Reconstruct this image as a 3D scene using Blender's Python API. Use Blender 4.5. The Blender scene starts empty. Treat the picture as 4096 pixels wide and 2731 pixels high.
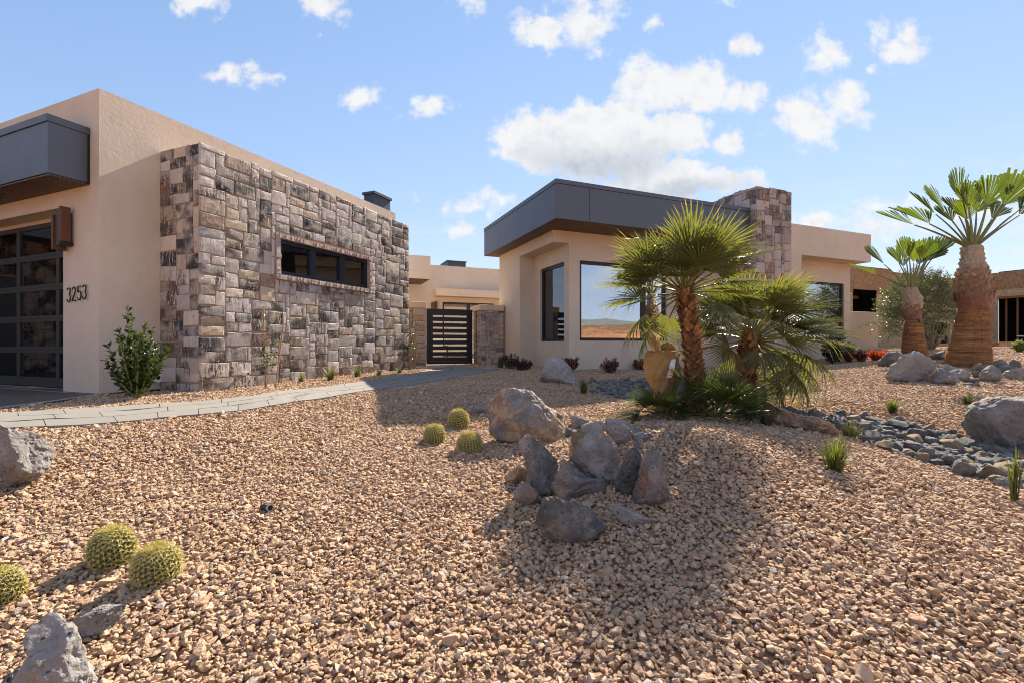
import bpy, math, random
import numpy as np
from mathutils import Vector, Matrix

# ------------------------------------------------------------------ camera
F, CX, HY = 1870.0, 2048.0, 1378.0          # focal length, centre and horizon in pixels of the 4096 px photograph
sc = bpy.context.scene
cam_data = bpy.data.cameras.new('camera')
cam = bpy.data.objects.new('camera', cam_data)
sc.collection.objects.link(cam)
cam.location = (0, 0, 0)                     # eye level is z = 0, the ground lies below it
cam.rotation_euler = (math.radians(90), 0, 0)
cam_data.sensor_width = 36
cam_data.lens = F / 4096 * 36
cam_data.shift_y = (HY - 1365.5) / 4096
cam_data.clip_start = 0.05
cam_data.clip_end = 3000
sc.camera = cam

# ------------------------------------------------------------------ sun, exposure
SUN_AZ, SUN_EL = math.radians(27.0), math.radians(39.5)
sd = Vector((math.sin(SUN_AZ) * math.cos(SUN_EL), math.cos(SUN_AZ) * math.cos(SUN_EL), math.sin(SUN_EL)))
sun_data = bpy.data.lights.new('sun', 'SUN')
sun_data.energy = 2.55
sun_data.angle = math.radians(0.53)
sun_data.color = (1.0, 0.90, 0.75)
sun = bpy.data.objects.new('sun', sun_data)
sc.collection.objects.link(sun)
sun.rotation_euler = sd.to_track_quat('Z', 'Y').to_euler()
sun.location = sd * 50
vs = sc.view_settings
sc.display_settings.display_device = 'sRGB'
vs.view_transform = 'Standard'
vs.look = 'None'
vs.gamma = 1
vs.use_curve_mapping = False
vs.exposure = 2.3
cy = sc.cycles
cy.use_denoising = True
cy.pixel_filter_type = 'BLACKMAN_HARRIS'
cy.filter_width = 1.05
cy.max_bounces = 8
cy.transparent_max_bounces = 12
cy.diffuse_bounces = 4
cy.glossy_bounces = 4
cy.caustics_reflective = False
cy.caustics_refractive = False
cy.sample_clamp_indirect = 6

# ------------------------------------------------------------------ node helpers
class NT:
    def __init__(self, tree):
        self.t = tree; self.n = tree.nodes; self.l = tree.links
        self.n.clear()
    def node(self, kind, **kw):
        nd = self.n.new(kind)
        for k, v in kw.items():
            setattr(nd, k, v)
        return nd
    def put(self, sock, v):
        if v is None: return
        if isinstance(v, bpy.types.NodeSocket): self.l.new(v, sock)
        elif isinstance(v, (tuple, list)) and sock.type == 'RGBA' and len(v) == 3: sock.default_value = (*v, 1)
        else: sock.default_value = v
    def math(self, op, a, b=None, c=None, clamp=False):
        nd = self.node('ShaderNodeMath', operation=op, use_clamp=clamp)
        self.put(nd.inputs[0], a); self.put(nd.inputs[1], b); self.put(nd.inputs[2], c)
        return nd.outputs[0]
    def vmath(self, op, a, b=None, scale=None):
        nd = self.node('ShaderNodeVectorMath', operation=op)
        self.put(nd.inputs[0], a); self.put(nd.inputs[1], b)
        if scale is not None: self.put(nd.inputs['Scale'], scale)
        return nd.outputs['Value'] if op in ('LENGTH', 'DOT_PRODUCT', 'DISTANCE') else nd.outputs[0]
    def mix(self, f, a, b, blend='MIX'):
        nd = self.node('ShaderNodeMix', data_type='RGBA', blend_type=blend)
        self.put(nd.inputs[0], f); self.put(nd.inputs[6], a); self.put(nd.inputs[7], b)
        return nd.outputs[2]
    def noise(self, vec, scale, detail=4, rough=0.55, dist=0.0, out=0):
        nd = self.node('ShaderNodeTexNoise')
        self.put(nd.inputs['Vector'], vec); nd.inputs['Scale'].default_value = scale
        nd.inputs['Detail'].default_value = detail; nd.inputs['Roughness'].default_value = rough
        nd.inputs['Distortion'].default_value = dist
        return nd.outputs[out]
    def voro(self, vec, scale, feature='F1', out=0, rand=1.0):
        nd = self.node('ShaderNodeTexVoronoi', feature=feature)
        self.put(nd.inputs['Vector'], vec); nd.inputs['Scale'].default_value = scale
        nd.inputs['Randomness'].default_value = rand
        return nd.outputs[out]
    def step(self, v, lo, hi, a=0.0, b=1.0):
        nd = self.node('ShaderNodeMapRange', interpolation_type='SMOOTHSTEP')
        self.put(nd.inputs[0], v); nd.inputs[1].default_value = lo; nd.inputs[2].default_value = hi
        nd.inputs[3].default_value = a; nd.inputs[4].default_value = b
        return nd.outputs[0]
    def ramp(self, v, stops, interp='LINEAR'):
        nd = self.node('ShaderNodeValToRGB')
        cr = nd.color_ramp; cr.interpolation = interp
        while len(cr.elements) < len(stops): cr.elements.new(0.5)
        for e, (p, c) in zip(cr.elements, stops):
            e.position = p; e.color = (*c, 1)
        self.put(nd.inputs[0], v)
        return nd.outputs[0]
    def scale3(self, vec, s):
        return self.vmath('MULTIPLY', vec, s)
    def bump(self, h, strength=0.5, dist=0.01, normal=None):
        nd = self.node('ShaderNodeBump')
        nd.inputs['Strength'].default_value = strength; nd.inputs['Distance'].default_value = dist
        self.put(nd.inputs['Height'], h); self.put(nd.inputs['Normal'], normal)
        return nd.outputs[0]
    def coord(self): return self.node('ShaderNodeTexCoord').outputs['Object']
    def pos(self): return self.node('ShaderNodeNewGeometry').outputs['Position']
    def rnd(self): return self.node('ShaderNodeObjectInfo').outputs['Random']
    def attr(self, name):
        return self.node('ShaderNodeAttribute', attribute_name=name).outputs['Fac']
    def principled(self, color, rough=0.8, metal=0.0, normal=None, spec=0.5, **kw):
        nd = self.node('ShaderNodeBsdfPrincipled')
        self.put(nd.inputs['Base Color'], color); self.put(nd.inputs['Roughness'], rough)
        self.put(nd.inputs['Metallic'], metal); self.put(nd.inputs['Normal'], normal)
        self.put(nd.inputs['Specular IOR Level'], spec)
        for k, v in kw.items(): self.put(nd.inputs[k], v)
        return nd.outputs[0]
    def out(self, sh):
        o = self.node('ShaderNodeOutputMaterial'); self.l.new(sh, o.inputs[0])

MATS = {}
def material(name):
    def deco(fn):
        m = bpy.data.materials.new(name); m.use_nodes = True
        t = NT(m.node_tree); fn(t); MATS[name] = m
        return m
    return deco

# ------------------------------------------------------------------ world: Nishita sky with clouds at infinity
world = bpy.data.worlds.new('World'); sc.world = world; world.use_nodes = True
W = NT(world.node_tree)
sky = W.node('ShaderNodeTexSky', sky_type='NISHITA')
sky.sun_disc = False
sky.sun_elevation = SUN_EL
sky.sun_rotation = SUN_AZ
sky.altitude = 900
sky.air_density = 1.0
sky.dust_density = 0.0
sky.ozone_density = 4.0
gen = W.node('ShaderNodeTexCoord').outputs['Generated']
dirn = W.vmath('NORMALIZE', gen)
sep = W.node('ShaderNodeSeparateXYZ'); W.l.new(dirn, sep.inputs[0])
dx, dy, dz = sep.outputs
yy = W.math('MAXIMUM', dy, 0.03)
comb = W.node('ShaderNodeCombineXYZ')
W.l.new(W.math('DIVIDE', dx, yy), comb.inputs[0]); W.l.new(W.math('DIVIDE', dz, yy), comb.inputs[1])
front = comb.outputs[0]                     # direction, projected on the plane to the north
warp = W.vmath('SUBTRACT', W.noise(front, 7.0, 3, 0.6, out=1), (0.5, 0.5, 0.5))
pw = W.vmath('ADD', front, W.vmath('SCALE', warp, scale=0.075))
warp2 = W.vmath('SUBTRACT', W.noise(front, 26.0, 3, 0.6, out=1), (0.5, 0.5, 0.5))
pw = W.vmath('ADD', pw, W.vmath('SCALE', warp2, scale=0.035))
CLOUDS = [  # centre x, y, half width, half height (photo px), density
    (800, 10, 125, 75, 1.0), (1290, 15, 95, 95, 0.95), (920, 285, 115, 45, 0.75), (1060, 315, 80, 48, 0.8), (1415, 395, 90, 62, 0.9),
    (1730, 415, 85, 65, 0.85), (1570, 425, 60, 45, 0.4), (1890, 20, 90, 55, 0.55),
    (2170, 110, 130, 100, 1.1), (2330, 95, 150, 120, 1.0), (2420, 10, 70, 60, 0.6), (2620, 90, 55, 60, 0.5),
    (2600, 330, 160, 120, 1.3), (2800, 340, 190, 110, 1.5), (2970, 400, 130, 85, 1.0), (3000, 185, 65, 55, 0.75), (3300, 210, 105, 100, 1.0),
    (3600, 190, 120, 110, 1.05), (3480, 285, 40, 32, 0.6), (3230, 480, 180, 130, 1.05), (3380, 430, 110, 110, 0.9),
    (2900, 15, 70, 40, 0.5), (2130, 570, 180, 120, 1.7), (2400, 560, 310, 165, 2.5), (2680, 530, 190, 110, 1.8), (2900, 560, 75, 70, 0.8),
    (2680, 720, 320, 85, 1.8), (2920, 735, 150, 70, 1.2), (1900, 825, 190, 55, 0.75), (1830, 925, 100, 38, 0.55), (3290, 860, 190, 65, 0.85),
    (3620, 800, 230, 32, 0.55), (3560, 900, 220, 60, 0.65), (4050, 740, 150, 85, 0.7), (1660, 790, 70, 22, 0.25), (3900, 860, 300, 40, 0.5),
    (-250, 150, 160, 90, 0.9), (4420, 300, 200, 120, 1.0),
]
field = None; shade = None
for (x, y, a, b, s) in CLOUDS:
    mp = W.node('ShaderNodeMapping', vector_type='TEXTURE')
    W.l.new(pw, mp.inputs[0])
    mp.inputs['Location'].default_value = ((x - CX) / F, (HY - y) / F, 0)
    mp.inputs['Scale'].default_value = (a * 1.12 / F, b * 1.12 / F, 1)
    r = W.vmath('LENGTH', mp.outputs[0])
    v = W.math('MULTIPLY_ADD', r, -s, s)
    field = v if field is None else W.math('SMOOTH_MAX', field, v, 0.12)
    if a > 200 and y < 800:
        sp = W.node('ShaderNodeSeparateXYZ'); W.l.new(mp.outputs[0], sp.inputs[0])
        q = W.math('MULTIPLY', W.step(sp.outputs[1], 0.35, -0.75), W.step(r, 1.25, 0.55))
        shade = q if shade is None else W.math('MAXIMUM', shade, q)
fb = W.noise(front, 15.0, 9, 0.62)
dens = W.math('MULTIPLY_ADD', W.math('SUBTRACT', fb, 0.5), 2.5, field)
dens = W.math('MULTIPLY', dens, W.step(dy, 0.03, 0.25))
# the rest of the sky goes on with the same kind of scattered cloud
back = W.math('SUBTRACT', W.noise(W.scale3(dirn, (1, 1, 2.0)), 3.4, 8, 0.6), 0.47)
back = W.math('MULTIPLY', W.math('MULTIPLY', back, 4.0), W.step(dy, 0.45, 0.15))
back = W.math('MULTIPLY', back, W.step(dz, 0.02, 0.2))
al = W.math('MAXIMUM', W.step(dens, 0.04, 0.72), W.step(back, 0.0, 0.7))
al = W.math('MULTIPLY', al, 0.93)
# thin high veil low over the horizon
veil = W.noise(W.scale3(front, (3.2, 16, 1)), 1.0, 6, 0.6)
veil = W.math('MULTIPLY', W.step(veil, 0.48, 0.75), W.math('MULTIPLY', W.step(dz, 0.36, 0.14), W.step(dz, -0.02, 0.05)))
al = W.math('MAXIMUM', al, W.math('MULTIPLY', veil, 0.55))
inner = W.noise(W.vmath('ADD', front, (0.0, -0.02, 0.0)), 20.0, 6, 0.6)
greyf = W.math('ADD', W.math('MULTIPLY', shade, 0.75), W.math('MULTIPLY', W.step(inner, 0.45, 0.72), 0.28), clamp=True)
SKY_K = 0.15
# the camera's soft shoulder on the brightest part of the sky: c / (1 + 0.3 c)
den = W.vmath('ADD', W.vmath('SCALE', sky.outputs[0], scale=0.30), (1.0, 1.0, 1.0))
skyc = W.vmath('MULTIPLY', W.vmath('DIVIDE', sky.outputs[0], den), (0.56, 0.57, 0.67))
cloudc = W.mix(greyf, (1.30, 1.29, 1.28), (0.64, 0.72, 0.83))
worldc = W.mix(al, skyc, cloudc)
bg = W.node('ShaderNodeBackground'); bg.inputs['Strength'].default_value = SKY_K
W.l.new(worldc, bg.inputs['Color'])
wo = W.node('ShaderNodeOutputWorld'); W.l.new(bg.outputs[0], wo.inputs[0])
world.cycles.sampling_method = 'MANUAL'
world.cycles.sample_map_resolution = 512

# ------------------------------------------------------------------ numbers
def rs(seed): return np.random.default_rng(seed)
_perm = rs(7).permutation(4096)
_val = rs(8).random(4096)
def vnoise(p):
    p = np.asarray(p, float)
    i = np.floor(p).astype(int); f = p - i
    f = f * f * (3 - 2 * f)
    def h(a, b, c): return _val[_perm[(_perm[(_perm[a & 4095] + b) & 4095] + c) & 4095]]
    x, y, z = i.T; u, v, w = f.T
    c000 = h(x, y, z); c100 = h(x + 1, y, z); c010 = h(x, y + 1, z); c110 = h(x + 1, y + 1, z)
    c001 = h(x, y, z + 1); c101 = h(x + 1, y, z + 1); c011 = h(x, y + 1, z + 1); c111 = h(x + 1, y + 1, z + 1)
    a = (c000 * (1 - u) + c100 * u) * (1 - v) + (c010 * (1 - u) + c110 * u) * v
    b = (c001 * (1 - u) + c101 * u) * (1 - v) + (c011 * (1 - u) + c111 * u) * v
    return (a * (1 - w) + b * w) * 2 - 1
def fbm(p, octaves=4, rough=0.5):
    p = np.asarray(p, float); s = 0; a = 1.0; n = 0
    for k in range(octaves):
        s = s + a * vnoise(p * (2 ** k) + 17.3 * k); n += a; a *= rough
    return s / n

def unit(v):
    v = np.asarray(v, float); return v / (np.linalg.norm(v) + 1e-12)
def V3(*a): return np.array(a, float)
UP = V3(0, 0, 1)
C225, S225 = math.cos(math.radians(22.5)), math.sin(math.radians(22.5))
a_dir = V3(S225, C225, 0)        # garage wing: along the stone wall, away
n_dir = V3(C225, -S225, 0)       # garage wing: out of the stone wall
b_dir = V3(-C225, S225, 0)       # garage wing: along the garage front, to the left
A_dir = V3(C225, S225, 0)        # right wing: along its front
B_dir = V3(-S225, C225, 0)       # right wing: along its side, away
def at(x, y, d): return V3((x - CX) / F * d, d, (HY - y) / F * d)

# ------------------------------------------------------------------ objects
COL = sc.collection
def link(o): COL.objects.link(o); return o
class MB:
    """collects vertices and faces, becomes ONE mesh object"""
    def __init__(s): s.v = []; s.f = []; s.r = []; s.m = []; s.n = 0
    def add(s, verts, faces, rnd=0.5, mi=0):
        s.v.append(np.asarray(verts, float).reshape(-1, 3))
        k = s.n
        for f in faces: s.f.append(tuple(i + k for i in f))
        s.r.extend([rnd] * len(faces)); s.m.extend([mi] * len(faces))
        s.n += len(s.v[-1])
    def box(s, o, ex, ey, ez, rnd=0.5, mi=0):
        o, ex, ey, ez = (np.asarray(q, float) for q in (o, ex, ey, ez))
        vs_ = [o, o + ex, o + ex + ey, o + ey]; vs_ += [q + ez for q in vs_]
        fs = [(0, 3, 2, 1), (4, 5, 6, 7), (0, 1, 5, 4), (1, 2, 6, 5), (2, 3, 7, 6), (3, 0, 4, 7)]
        if np.dot(np.cross(ex, ey), ez) < 0: fs = [tuple(reversed(f)) for f in fs]
        s.add(vs_, fs, rnd, mi)
    def tube(s, pts, rad, n=8, cap=True, rnd=0.5, mi=0, flat=1.0, upv=None):
        pts = np.asarray(pts, float); rad = np.broadcast_to(np.asarray(rad, float), (len(pts),))
        rings = []; prev = None
        for i, p in enumerate(pts):
            t = unit(pts[min(i + 1, len(pts) - 1)] - pts[max(i - 1, 0)])
            u = prev if prev is not None else (np.asarray(upv, float) if upv is not None else (V3(0, 0, 1) if abs(t[2]) < 0.9 else V3(1, 0, 0)))
            u = unit(u - t * np.dot(u, t)); prev = u
            w = np.cross(t, u)
            an = np.arange(n) * 2 * math.pi / n
            rings.append(p + rad[i] * (np.cos(an)[:, None] * w + flat * np.sin(an)[:, None] * u))
        fs = []
        for i in range(len(pts) - 1):
            for j in range(n):
                fs.append((i * n + j, i * n + (j + 1) % n, (i + 1) * n + (j + 1) % n, (i + 1) * n + j))
        if cap:
            fs.append(tuple(range(n - 1, -1, -1))); fs.append(tuple((len(pts) - 1) * n + j for j in range(n)))
        s.add(np.concatenate(rings), fs, rnd, mi)
    def build(s, name, mat, parent=None, smooth=False, bevel=0.0, loc=None):
        me = bpy.data.meshes.new(name)
        v = np.concatenate(s.v) if s.v else np.zeros((0, 3))
        me.from_pydata(v.tolist(), [], s.f)
        mats = mat if isinstance(mat, (list, tuple)) else [mat]
        for m in mats: me.materials.append(MATS[m] if isinstance(m, str) else m)
        at_ = me.attributes.new('rnd', 'FLOAT', 'FACE'); at_.data.foreach_set('value', s.r)
        if len(mats) > 1: me.polygons.foreach_set('material_index', s.m)
        if smooth: me.polygons.foreach_set('use_smooth', [True] * len(s.f))
        me.update()
        o = link(bpy.data.objects.new(name, me))
        if parent is not None: adopt(o, parent)
        if bevel:
            bv = o.modifiers.new('bevel', 'BEVEL'); bv.width = bevel; bv.segments = 2; bv.limit_method = 'ANGLE'
        return o
WORLD_LOC = {}
def adopt(o, parent):
    o.parent = parent
    o.matrix_parent_inverse = WORLD_LOC.get(parent.name, Matrix()).inverted()
def thing(name, label, cat, loc=(0, 0, 0), group=None):
    o = link(bpy.data.objects.new(name, None)); o.location = tuple(loc); o.empty_display_size = 0.2
    WORLD_LOC[o.name] = Matrix.Translation(Vector(tuple(loc)))
    tag(o, label, cat, group)
    return o
def tag(o, label, cat, group=None):
    o['label'] = label; o['category'] = cat
    if group: o['group'] = group
    return o
def struct(o): o['kind'] = 'structure'; return o
def stuff(o): o['kind'] = 'stuff'; return o
def basis(o, p, x, z):
    """place a shared mesh: origin p, local X along x, local Z near z"""
    x = unit(x); z = np.asarray(z, float); z = unit(z - x * np.dot(z, x)); y = np.cross(z, x)
    o.matrix_basis = Matrix(((x[0], y[0], z[0], p[0]), (x[1], y[1], z[1], p[1]), (x[2], y[2], z[2], p[2]), (0, 0, 0, 1)))
    return o
def inside(poly, x, y):
    poly = np.asarray(poly, float)[:, :2]; r = np.zeros(np.shape(x), bool)
    j = len(poly) - 1
    for i in range(len(poly)):
        xi, yi = poly[i]; xj, yj = poly[j]
        c = ((yi > y) != (yj > y)) & (x < (xj - xi) * (y - yi) / (yj - yi + 1e-12) + xi)
        r ^= c; j = i
    return r

# ------------------------------------------------------------------ terrain
CTRL_PX = [  # photo pixel of a ground point and its height below eye level
    (2048, 2731, -1.36), (200, 2731, -1.36), (4000, 2731, -1.33), (449, 2285, -1.27), (627, 2360, -1.28), (100, 1960, -1.10), (1100, 2050, -1.17),
    (217, 1714, -0.84), (425, 1700, -0.83), (1000, 1645, -0.79), (1425, 1573, -0.74), (1597, 1549, -0.73), (1765, 1522, -0.71), (2000, 1484, -0.66),
    (0, 1655, -0.78), (702, 1617, -0.77), (1170, 1562, -0.735), (1544, 1511, -0.70), (1704, 1461, -0.63), (1960, 1464, -0.63),
    (1835, 1716, -0.98), (1738, 1776, -1.01), (1877, 1815, -1.03), (1500, 1900, -1.09), (1690, 1622, -0.83), (1400, 1720, -0.93),
    (2100, 1770, -0.98), (2250, 1960, -1.10), (2270, 2170, -1.17), (2560, 2010, -1.05),
    (2769, 1663, -0.78), (2950, 1690, -0.78), (2800, 1760, -0.80), (2900, 1900, -0.93), (3100, 2200, -1.13), (3200, 1750, -0.84),
    (3354, 1891, -0.97), (3374, 1748, -0.92), (3700, 1850, -1.06), (4080, 1990, -1.10), (3900, 1820, -1.06), (3600, 1700, -0.93),
    (3063, 1697, -0.80), (2500, 1555, -0.80), (2230, 1535, -0.72), (2336, 1577, -0.80), (2330, 1478, -0.62), (2600, 1478, -0.65), (2600, 1640, -0.82),
    (3584, 1653, -0.83), (3885, 1620, -0.76), (3650, 1535, -0.62), (3300, 1560, -0.75), (3340, 1457, -0.60), (3513, 1409, -0.27), (3870, 1463, -0.43), (3660, 1439, -0.40),
    (4090, 1440, -0.33), (3562, 1384, -0.07), (4090, 1384, -0.08),
]
CTRL = [(at(x, y, z / (HY - y) * F)) for x, y, z in CTRL_PX]
CTRL += [V3(*q) for q in [(-6.26, 7.09, -0.775), (-4.98, 7.5, -0.765), (-2.9, 12.6, -0.66), (-8.5, 7.5, -0.76), (-9.5, 5.5, -0.80), (-7.0, 4.4, -0.86),
    (0, 0, -1.46), (-3, 0, -1.45), (3, 0, -1.42), (-6, 1.5, -1.3), (6, 1.5, -1.28), (8, 4, -1.05), (-12, 2, -1.2), (12, 8, -0.55),
    (0, -6, -1.6), (-20, -8, -1.6), (20, -8, -1.5), (-20, 12, -0.7), (-3, 22, -0.55), (5, 18, -0.5), (10, 16.5, -0.5), (30, 26, 0), (34, 10, -0.4), (-20, 40, -0.4),
    (20, 45, 0), (-40, -30, -1.6), (40, -30, -1.5), (-60, 20, -0.8), (60, 20, -0.2), (0, 70, -0.2)]]
CT = np.array(CTRL)
def _tps(r2): return 0.5 * r2 * np.log(r2 + 1e-9)
_n = len(CT)
_K = _tps(((CT[:, None, :2] - CT[None, :, :2]) ** 2).sum(-1)) + np.eye(_n) * 0.05
_P = np.c_[np.ones(_n), CT[:, :2]]
_sol = np.linalg.solve(np.block([[_K, _P], [_P.T, np.zeros((3, 3))]]), np.r_[CT[:, 2], 0, 0, 0])
def ground_z(x, y):
    x = np.clip(np.asarray(x, float), -60, 60); y = np.clip(np.asarray(y, float), -30, 70)
    sh = x.shape; x = x.ravel(); y = y.ravel(); z = np.empty(len(x))
    for k in range(0, len(x), 20000):
        q = np.c_[x[k:k + 20000], y[k:k + 20000]]
        z[k:k + 20000] = _tps(((q[:, None] - CT[None, :, :2]) ** 2).sum(-1)) @ _sol[:_n] + _sol[_n] + q @ _sol[_n + 1:]
    z += 0.022 * vnoise(np.c_[x * 1.3, y * 1.3, x * 0]) + 0.010 * vnoise(np.c_[x * 3.7, y * 3.7, x * 0 + 9])
    return z.reshape(sh)
def gp(x, y):
    """the ground point that the photo shows at pixel x, y"""
    u, w = (x - CX) / F, (HY - y) / F
    d = np.concatenate([np.arange(1.2, 12, 0.02), np.arange(12, 40, 0.05)])
    g = ground_z(u * d, d) - w * d
    i = np.argmax(g > 0) if (g > 0).any() else len(d) - 1
    dd = d[i]
    return V3(u * dd, dd, float(ground_z(u * dd, dd)))
def gz(x, y): return float(ground_z(np.array([x]), np.array([y]))[0])
# ------------------------------------------------------------------ materials
@material('stucco')
def _(t):
    c = t.coord()
    big = t.noise(c, 0.9, 5, 0.6); mid = t.noise(c, 5.0, 5, 0.6, 0.6); fine = t.noise(c, 130, 3, 0.6)
    col = t.mix(t.step(big, 0.3, 0.7), (0.575, 0.485, 0.385), (0.635, 0.545, 0.440))
    col = t.mix(t.math('MULTIPLY', t.step(mid, 0.52, 0.72), 0.28), col, (0.50, 0.395, 0.295))
    streak = t.noise(t.scale3(c, (3.5, 3.5, 0.35)), 1.0, 4, 0.6)
    col = t.mix(t.math('MULTIPLY', t.step(streak, 0.5, 0.75), 0.16), col, (0.68, 0.57, 0.47))
    trowel = t.noise(c, 9.0, 6, 0.62, 1.6)
    h = t.math('ADD', t.math('MULTIPLY', trowel, 1.0), t.math('MULTIPLY', fine, 0.22))
    t.out(t.principled(col, 0.92, 0, t.bump(h, 0.40, 0.010), 0.25))
@material('stucco_cap')
def _(t):
    c = t.coord(); big = t.noise(c, 3, 5, 0.6); fine = t.noise(c, 120, 3)
    t.out(t.principled(t.mix(big, (0.58, 0.44, 0.30), (0.66, 0.52, 0.38)), 0.9, 0, t.bump(fine, 0.4, 0.006), 0.3))
@material('mortar')
def _(t):
    c = t.coord(); n = t.noise(c, 30, 5)
    t.out(t.principled(t.mix(n, (0.34, 0.235, 0.155), (0.45, 0.325, 0.225)), 0.95, 0, t.bump(t.noise(c, 150, 3), 0.6, 0.004), 0.2))

def stone_material(name, palette, dark_bias, streaks):
    @material(name)
    def _(t):
        c = t.coord(); r = t.rnd()
        def h(k): return t.math('FRACT', t.math('MULTIPLY', r, k))
        off = t.vmath('SCALE', (31.0, 57.0, 23.0), scale=h(7.13))
        c = t.vmath('ADD', c, off)
        base = t.ramp(h(13.7), palette, 'CONSTANT')
        blot = t.noise(c, 7, 6, 0.65, 0.5)
        base = t.mix(t.step(blot, 0.35, 0.72), base, t.mix(0.5, base, (0.52, 0.42, 0.34)))
        # vertical veins, stronger on some stones than on others
        w = t.vmath('ADD', t.scale3(c, (30, 30, 2.3)), t.vmath('SCALE', t.noise(c, 6, 3, 0.6, out=1), scale=3.4))
        vein = t.noise(w, 1.0, 6, 0.66)
        lvl = t.math('MULTIPLY_ADD', h(29.3), 0.62, dark_bias)
        fac = t.step(t.math('ADD', t.math('SUBTRACT', vein, 0.5), t.math('SUBTRACT', lvl, 0.5)), 0.0, 0.10)
        fac = t.math('MULTIPLY', fac, streaks)
        patch = t.step(t.noise(c, 3.2, 2, 0.5), 0.38, 0.62)
        fac = t.math('MULTIPLY', fac, t.math('MULTIPLY_ADD', patch, 0.75, 0.25))
        dark = t.mix(h(41.9), (0.030, 0.032, 0.038), (0.095, 0.070, 0.052))
        col = t.mix(fac, base, dark)
        vein2 = t.noise(t.vmath('ADD', w, (7.7, 3.1, 0.4)), 1.3, 5, 0.66)
        lite = t.math('MULTIPLY', t.step(vein2, 0.58, 0.66), 0.85)
        col = t.mix(t.math('MULTIPLY', lite, streaks), col, (0.70, 0.63, 0.56))
        rust = t.step(t.noise(c, 4.3, 5, 0.6), 0.62, 0.74)
        col = t.mix(t.math('MULTIPLY', rust, 0.45), col, (0.30, 0.16, 0.08))
        hgt = t.math('ADD', t.math('MULTIPLY', t.noise(t.scale3(c, (1, 1, 0.5)), 26, 7, 0.7), 1.0), t.math('MULTIPLY', vein, 0.5))
        n = t.bump(hgt, 0.7, t_bump)
        t.out(t.principled(col, 0.72, 0, n, 0.35))
t_bump = 0.010
stone_material('ledge_stone', [(0.0, (0.44, 0.385, 0.335)), (0.16, (0.56, 0.51, 0.475)), (0.30, (0.40, 0.31, 0.225)), (0.42, (0.40, 0.365, 0.345)),
    (0.54, (0.60, 0.525, 0.43)), (0.68, (0.27, 0.22, 0.175)), (0.76, (0.50, 0.445, 0.41)), (0.86, (0.50, 0.40, 0.28)), (0.96, (0.22, 0.13, 0.09))], 0.27, 1.0)
stone_material('pillar_stone', [(0.0, (0.40, 0.33, 0.26)), (0.2, (0.30, 0.27, 0.26)), (0.38, (0.44, 0.38, 0.32)), (0.52, (0.36, 0.25, 0.15)),
    (0.66, (0.25, 0.23, 0.23)), (0.80, (0.42, 0.34, 0.26))], 0.12, 0.7)
stone_material('chimney_stone', [(0.0, (0.37, 0.32, 0.295)), (0.2, (0.42, 0.38, 0.375)), (0.38, (0.30, 0.24, 0.20)), (0.52, (0.33, 0.30, 0.295)),
    (0.66, (0.43, 0.37, 0.32)), (0.80, (0.22, 0.135, 0.10)), (0.9, (0.26, 0.23, 0.225))], 0.17, 0.8)

def metal(name, col, rough, met, bump=0.0):
    @material(name)
    def _(t):
        c = t.coord()
        n = t.noise(c, 2.0, 4); st = t.noise(t.scale3(c, (14, 14, 0.8)), 1.0, 4)
        k = t.math('ADD', t.math('MULTIPLY', n, 0.25), t.math('MULTIPLY', st, 0.2))
        cc = t.mix(k, col, tuple(min(1, q * 1.35) for q in col))
        rg = t.math('MULTIPLY_ADD', n, 0.2, rough - 0.1)
        t.out(t.principled(cc, rg, met, t.bump(t.noise(c, 3.0, 2), 0.12, 0.02)))
metal('fascia_metal', (0.105, 0.110, 0.124), 0.45, 0.6)
metal('door_metal', (0.055, 0.060, 0.060), 0.45, 0.3)
metal('black_metal', (0.012, 0.012, 0.014), 0.42, 0.2)
metal('navy_frame', (0.012, 0.016, 0.030), 0.38, 0.1)
metal('soffit_metal', (0.090, 0.060, 0.044), 0.5, 0.2)
metal('vent_metal', (0.05, 0.058, 0.075), 0.5, 0.5)
@material('corten')
def _(t):
    c = t.coord(); n = t.noise(c, 22, 7, 0.65, 1.0)
    t.out(t.principled(t.mix(n, (0.075, 0.030, 0.016), (0.20, 0.085, 0.038)), 0.5, 0.35, t.bump(n, 0.3, 0.004)))
def glass(name, tint, refl):
    @material(name)
    def _(t):
        lw = t.node('ShaderNodeFresnel'); lw.inputs['IOR'].default_value = 1.52
        f = t.math('ADD', t.math('MULTIPLY', lw.outputs[0], 1.0 - refl), refl, clamp=True)
        tr = t.node('ShaderNodeBsdfTransparent'); t.put(tr.inputs[0], tint)
        gl = t.node('ShaderNodeBsdfGlossy'); gl.inputs['Roughness'].default_value = 0.0
        n = t.bump(t.noise(t.coord(), 0.7, 2), 0.03, 0.02); t.l.new(n, gl.inputs['Normal'])
        t.put(gl.inputs['Color'], (0.93, 0.96, 1.0))
        m = t.node('ShaderNodeMixShader'); t.l.new(f, m.inputs[0]); t.l.new(tr.outputs[0], m.inputs[1]); t.l.new(gl.outputs[0], m.inputs[2])
        t.out(m.outputs[0])
glass('window_glass', (0.62, 0.66, 0.66), 0.52)
glass('clear_glass', (0.78, 0.80, 0.79), 0.10)
glass('smoked_glass', (0.10, 0.10, 0.10), 0.10)
def plain(name, col, rough=0.7, metal_=0.0, var=0.15, scale=8, bump=0.0, bscale=60):
    @material(name)
    def _(t):
        c = t.coord(); n = t.noise(c, scale, 4)
        cc = t.mix(n, tuple(q * (1 - var) for q in col), tuple(min(1, q * (1 + var)) for q in col))
        nm = t.bump(t.noise(c, bscale, 4), bump, 0.006) if bump else None
        t.out(t.principled(cc, rough, metal_, nm, 0.4))
plain('interior_wall', (0.42, 0.36, 0.29)); plain('interior_dark', (0.06, 0.055, 0.05)); plain('interior_floor', (0.30, 0.22, 0.16))
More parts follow.
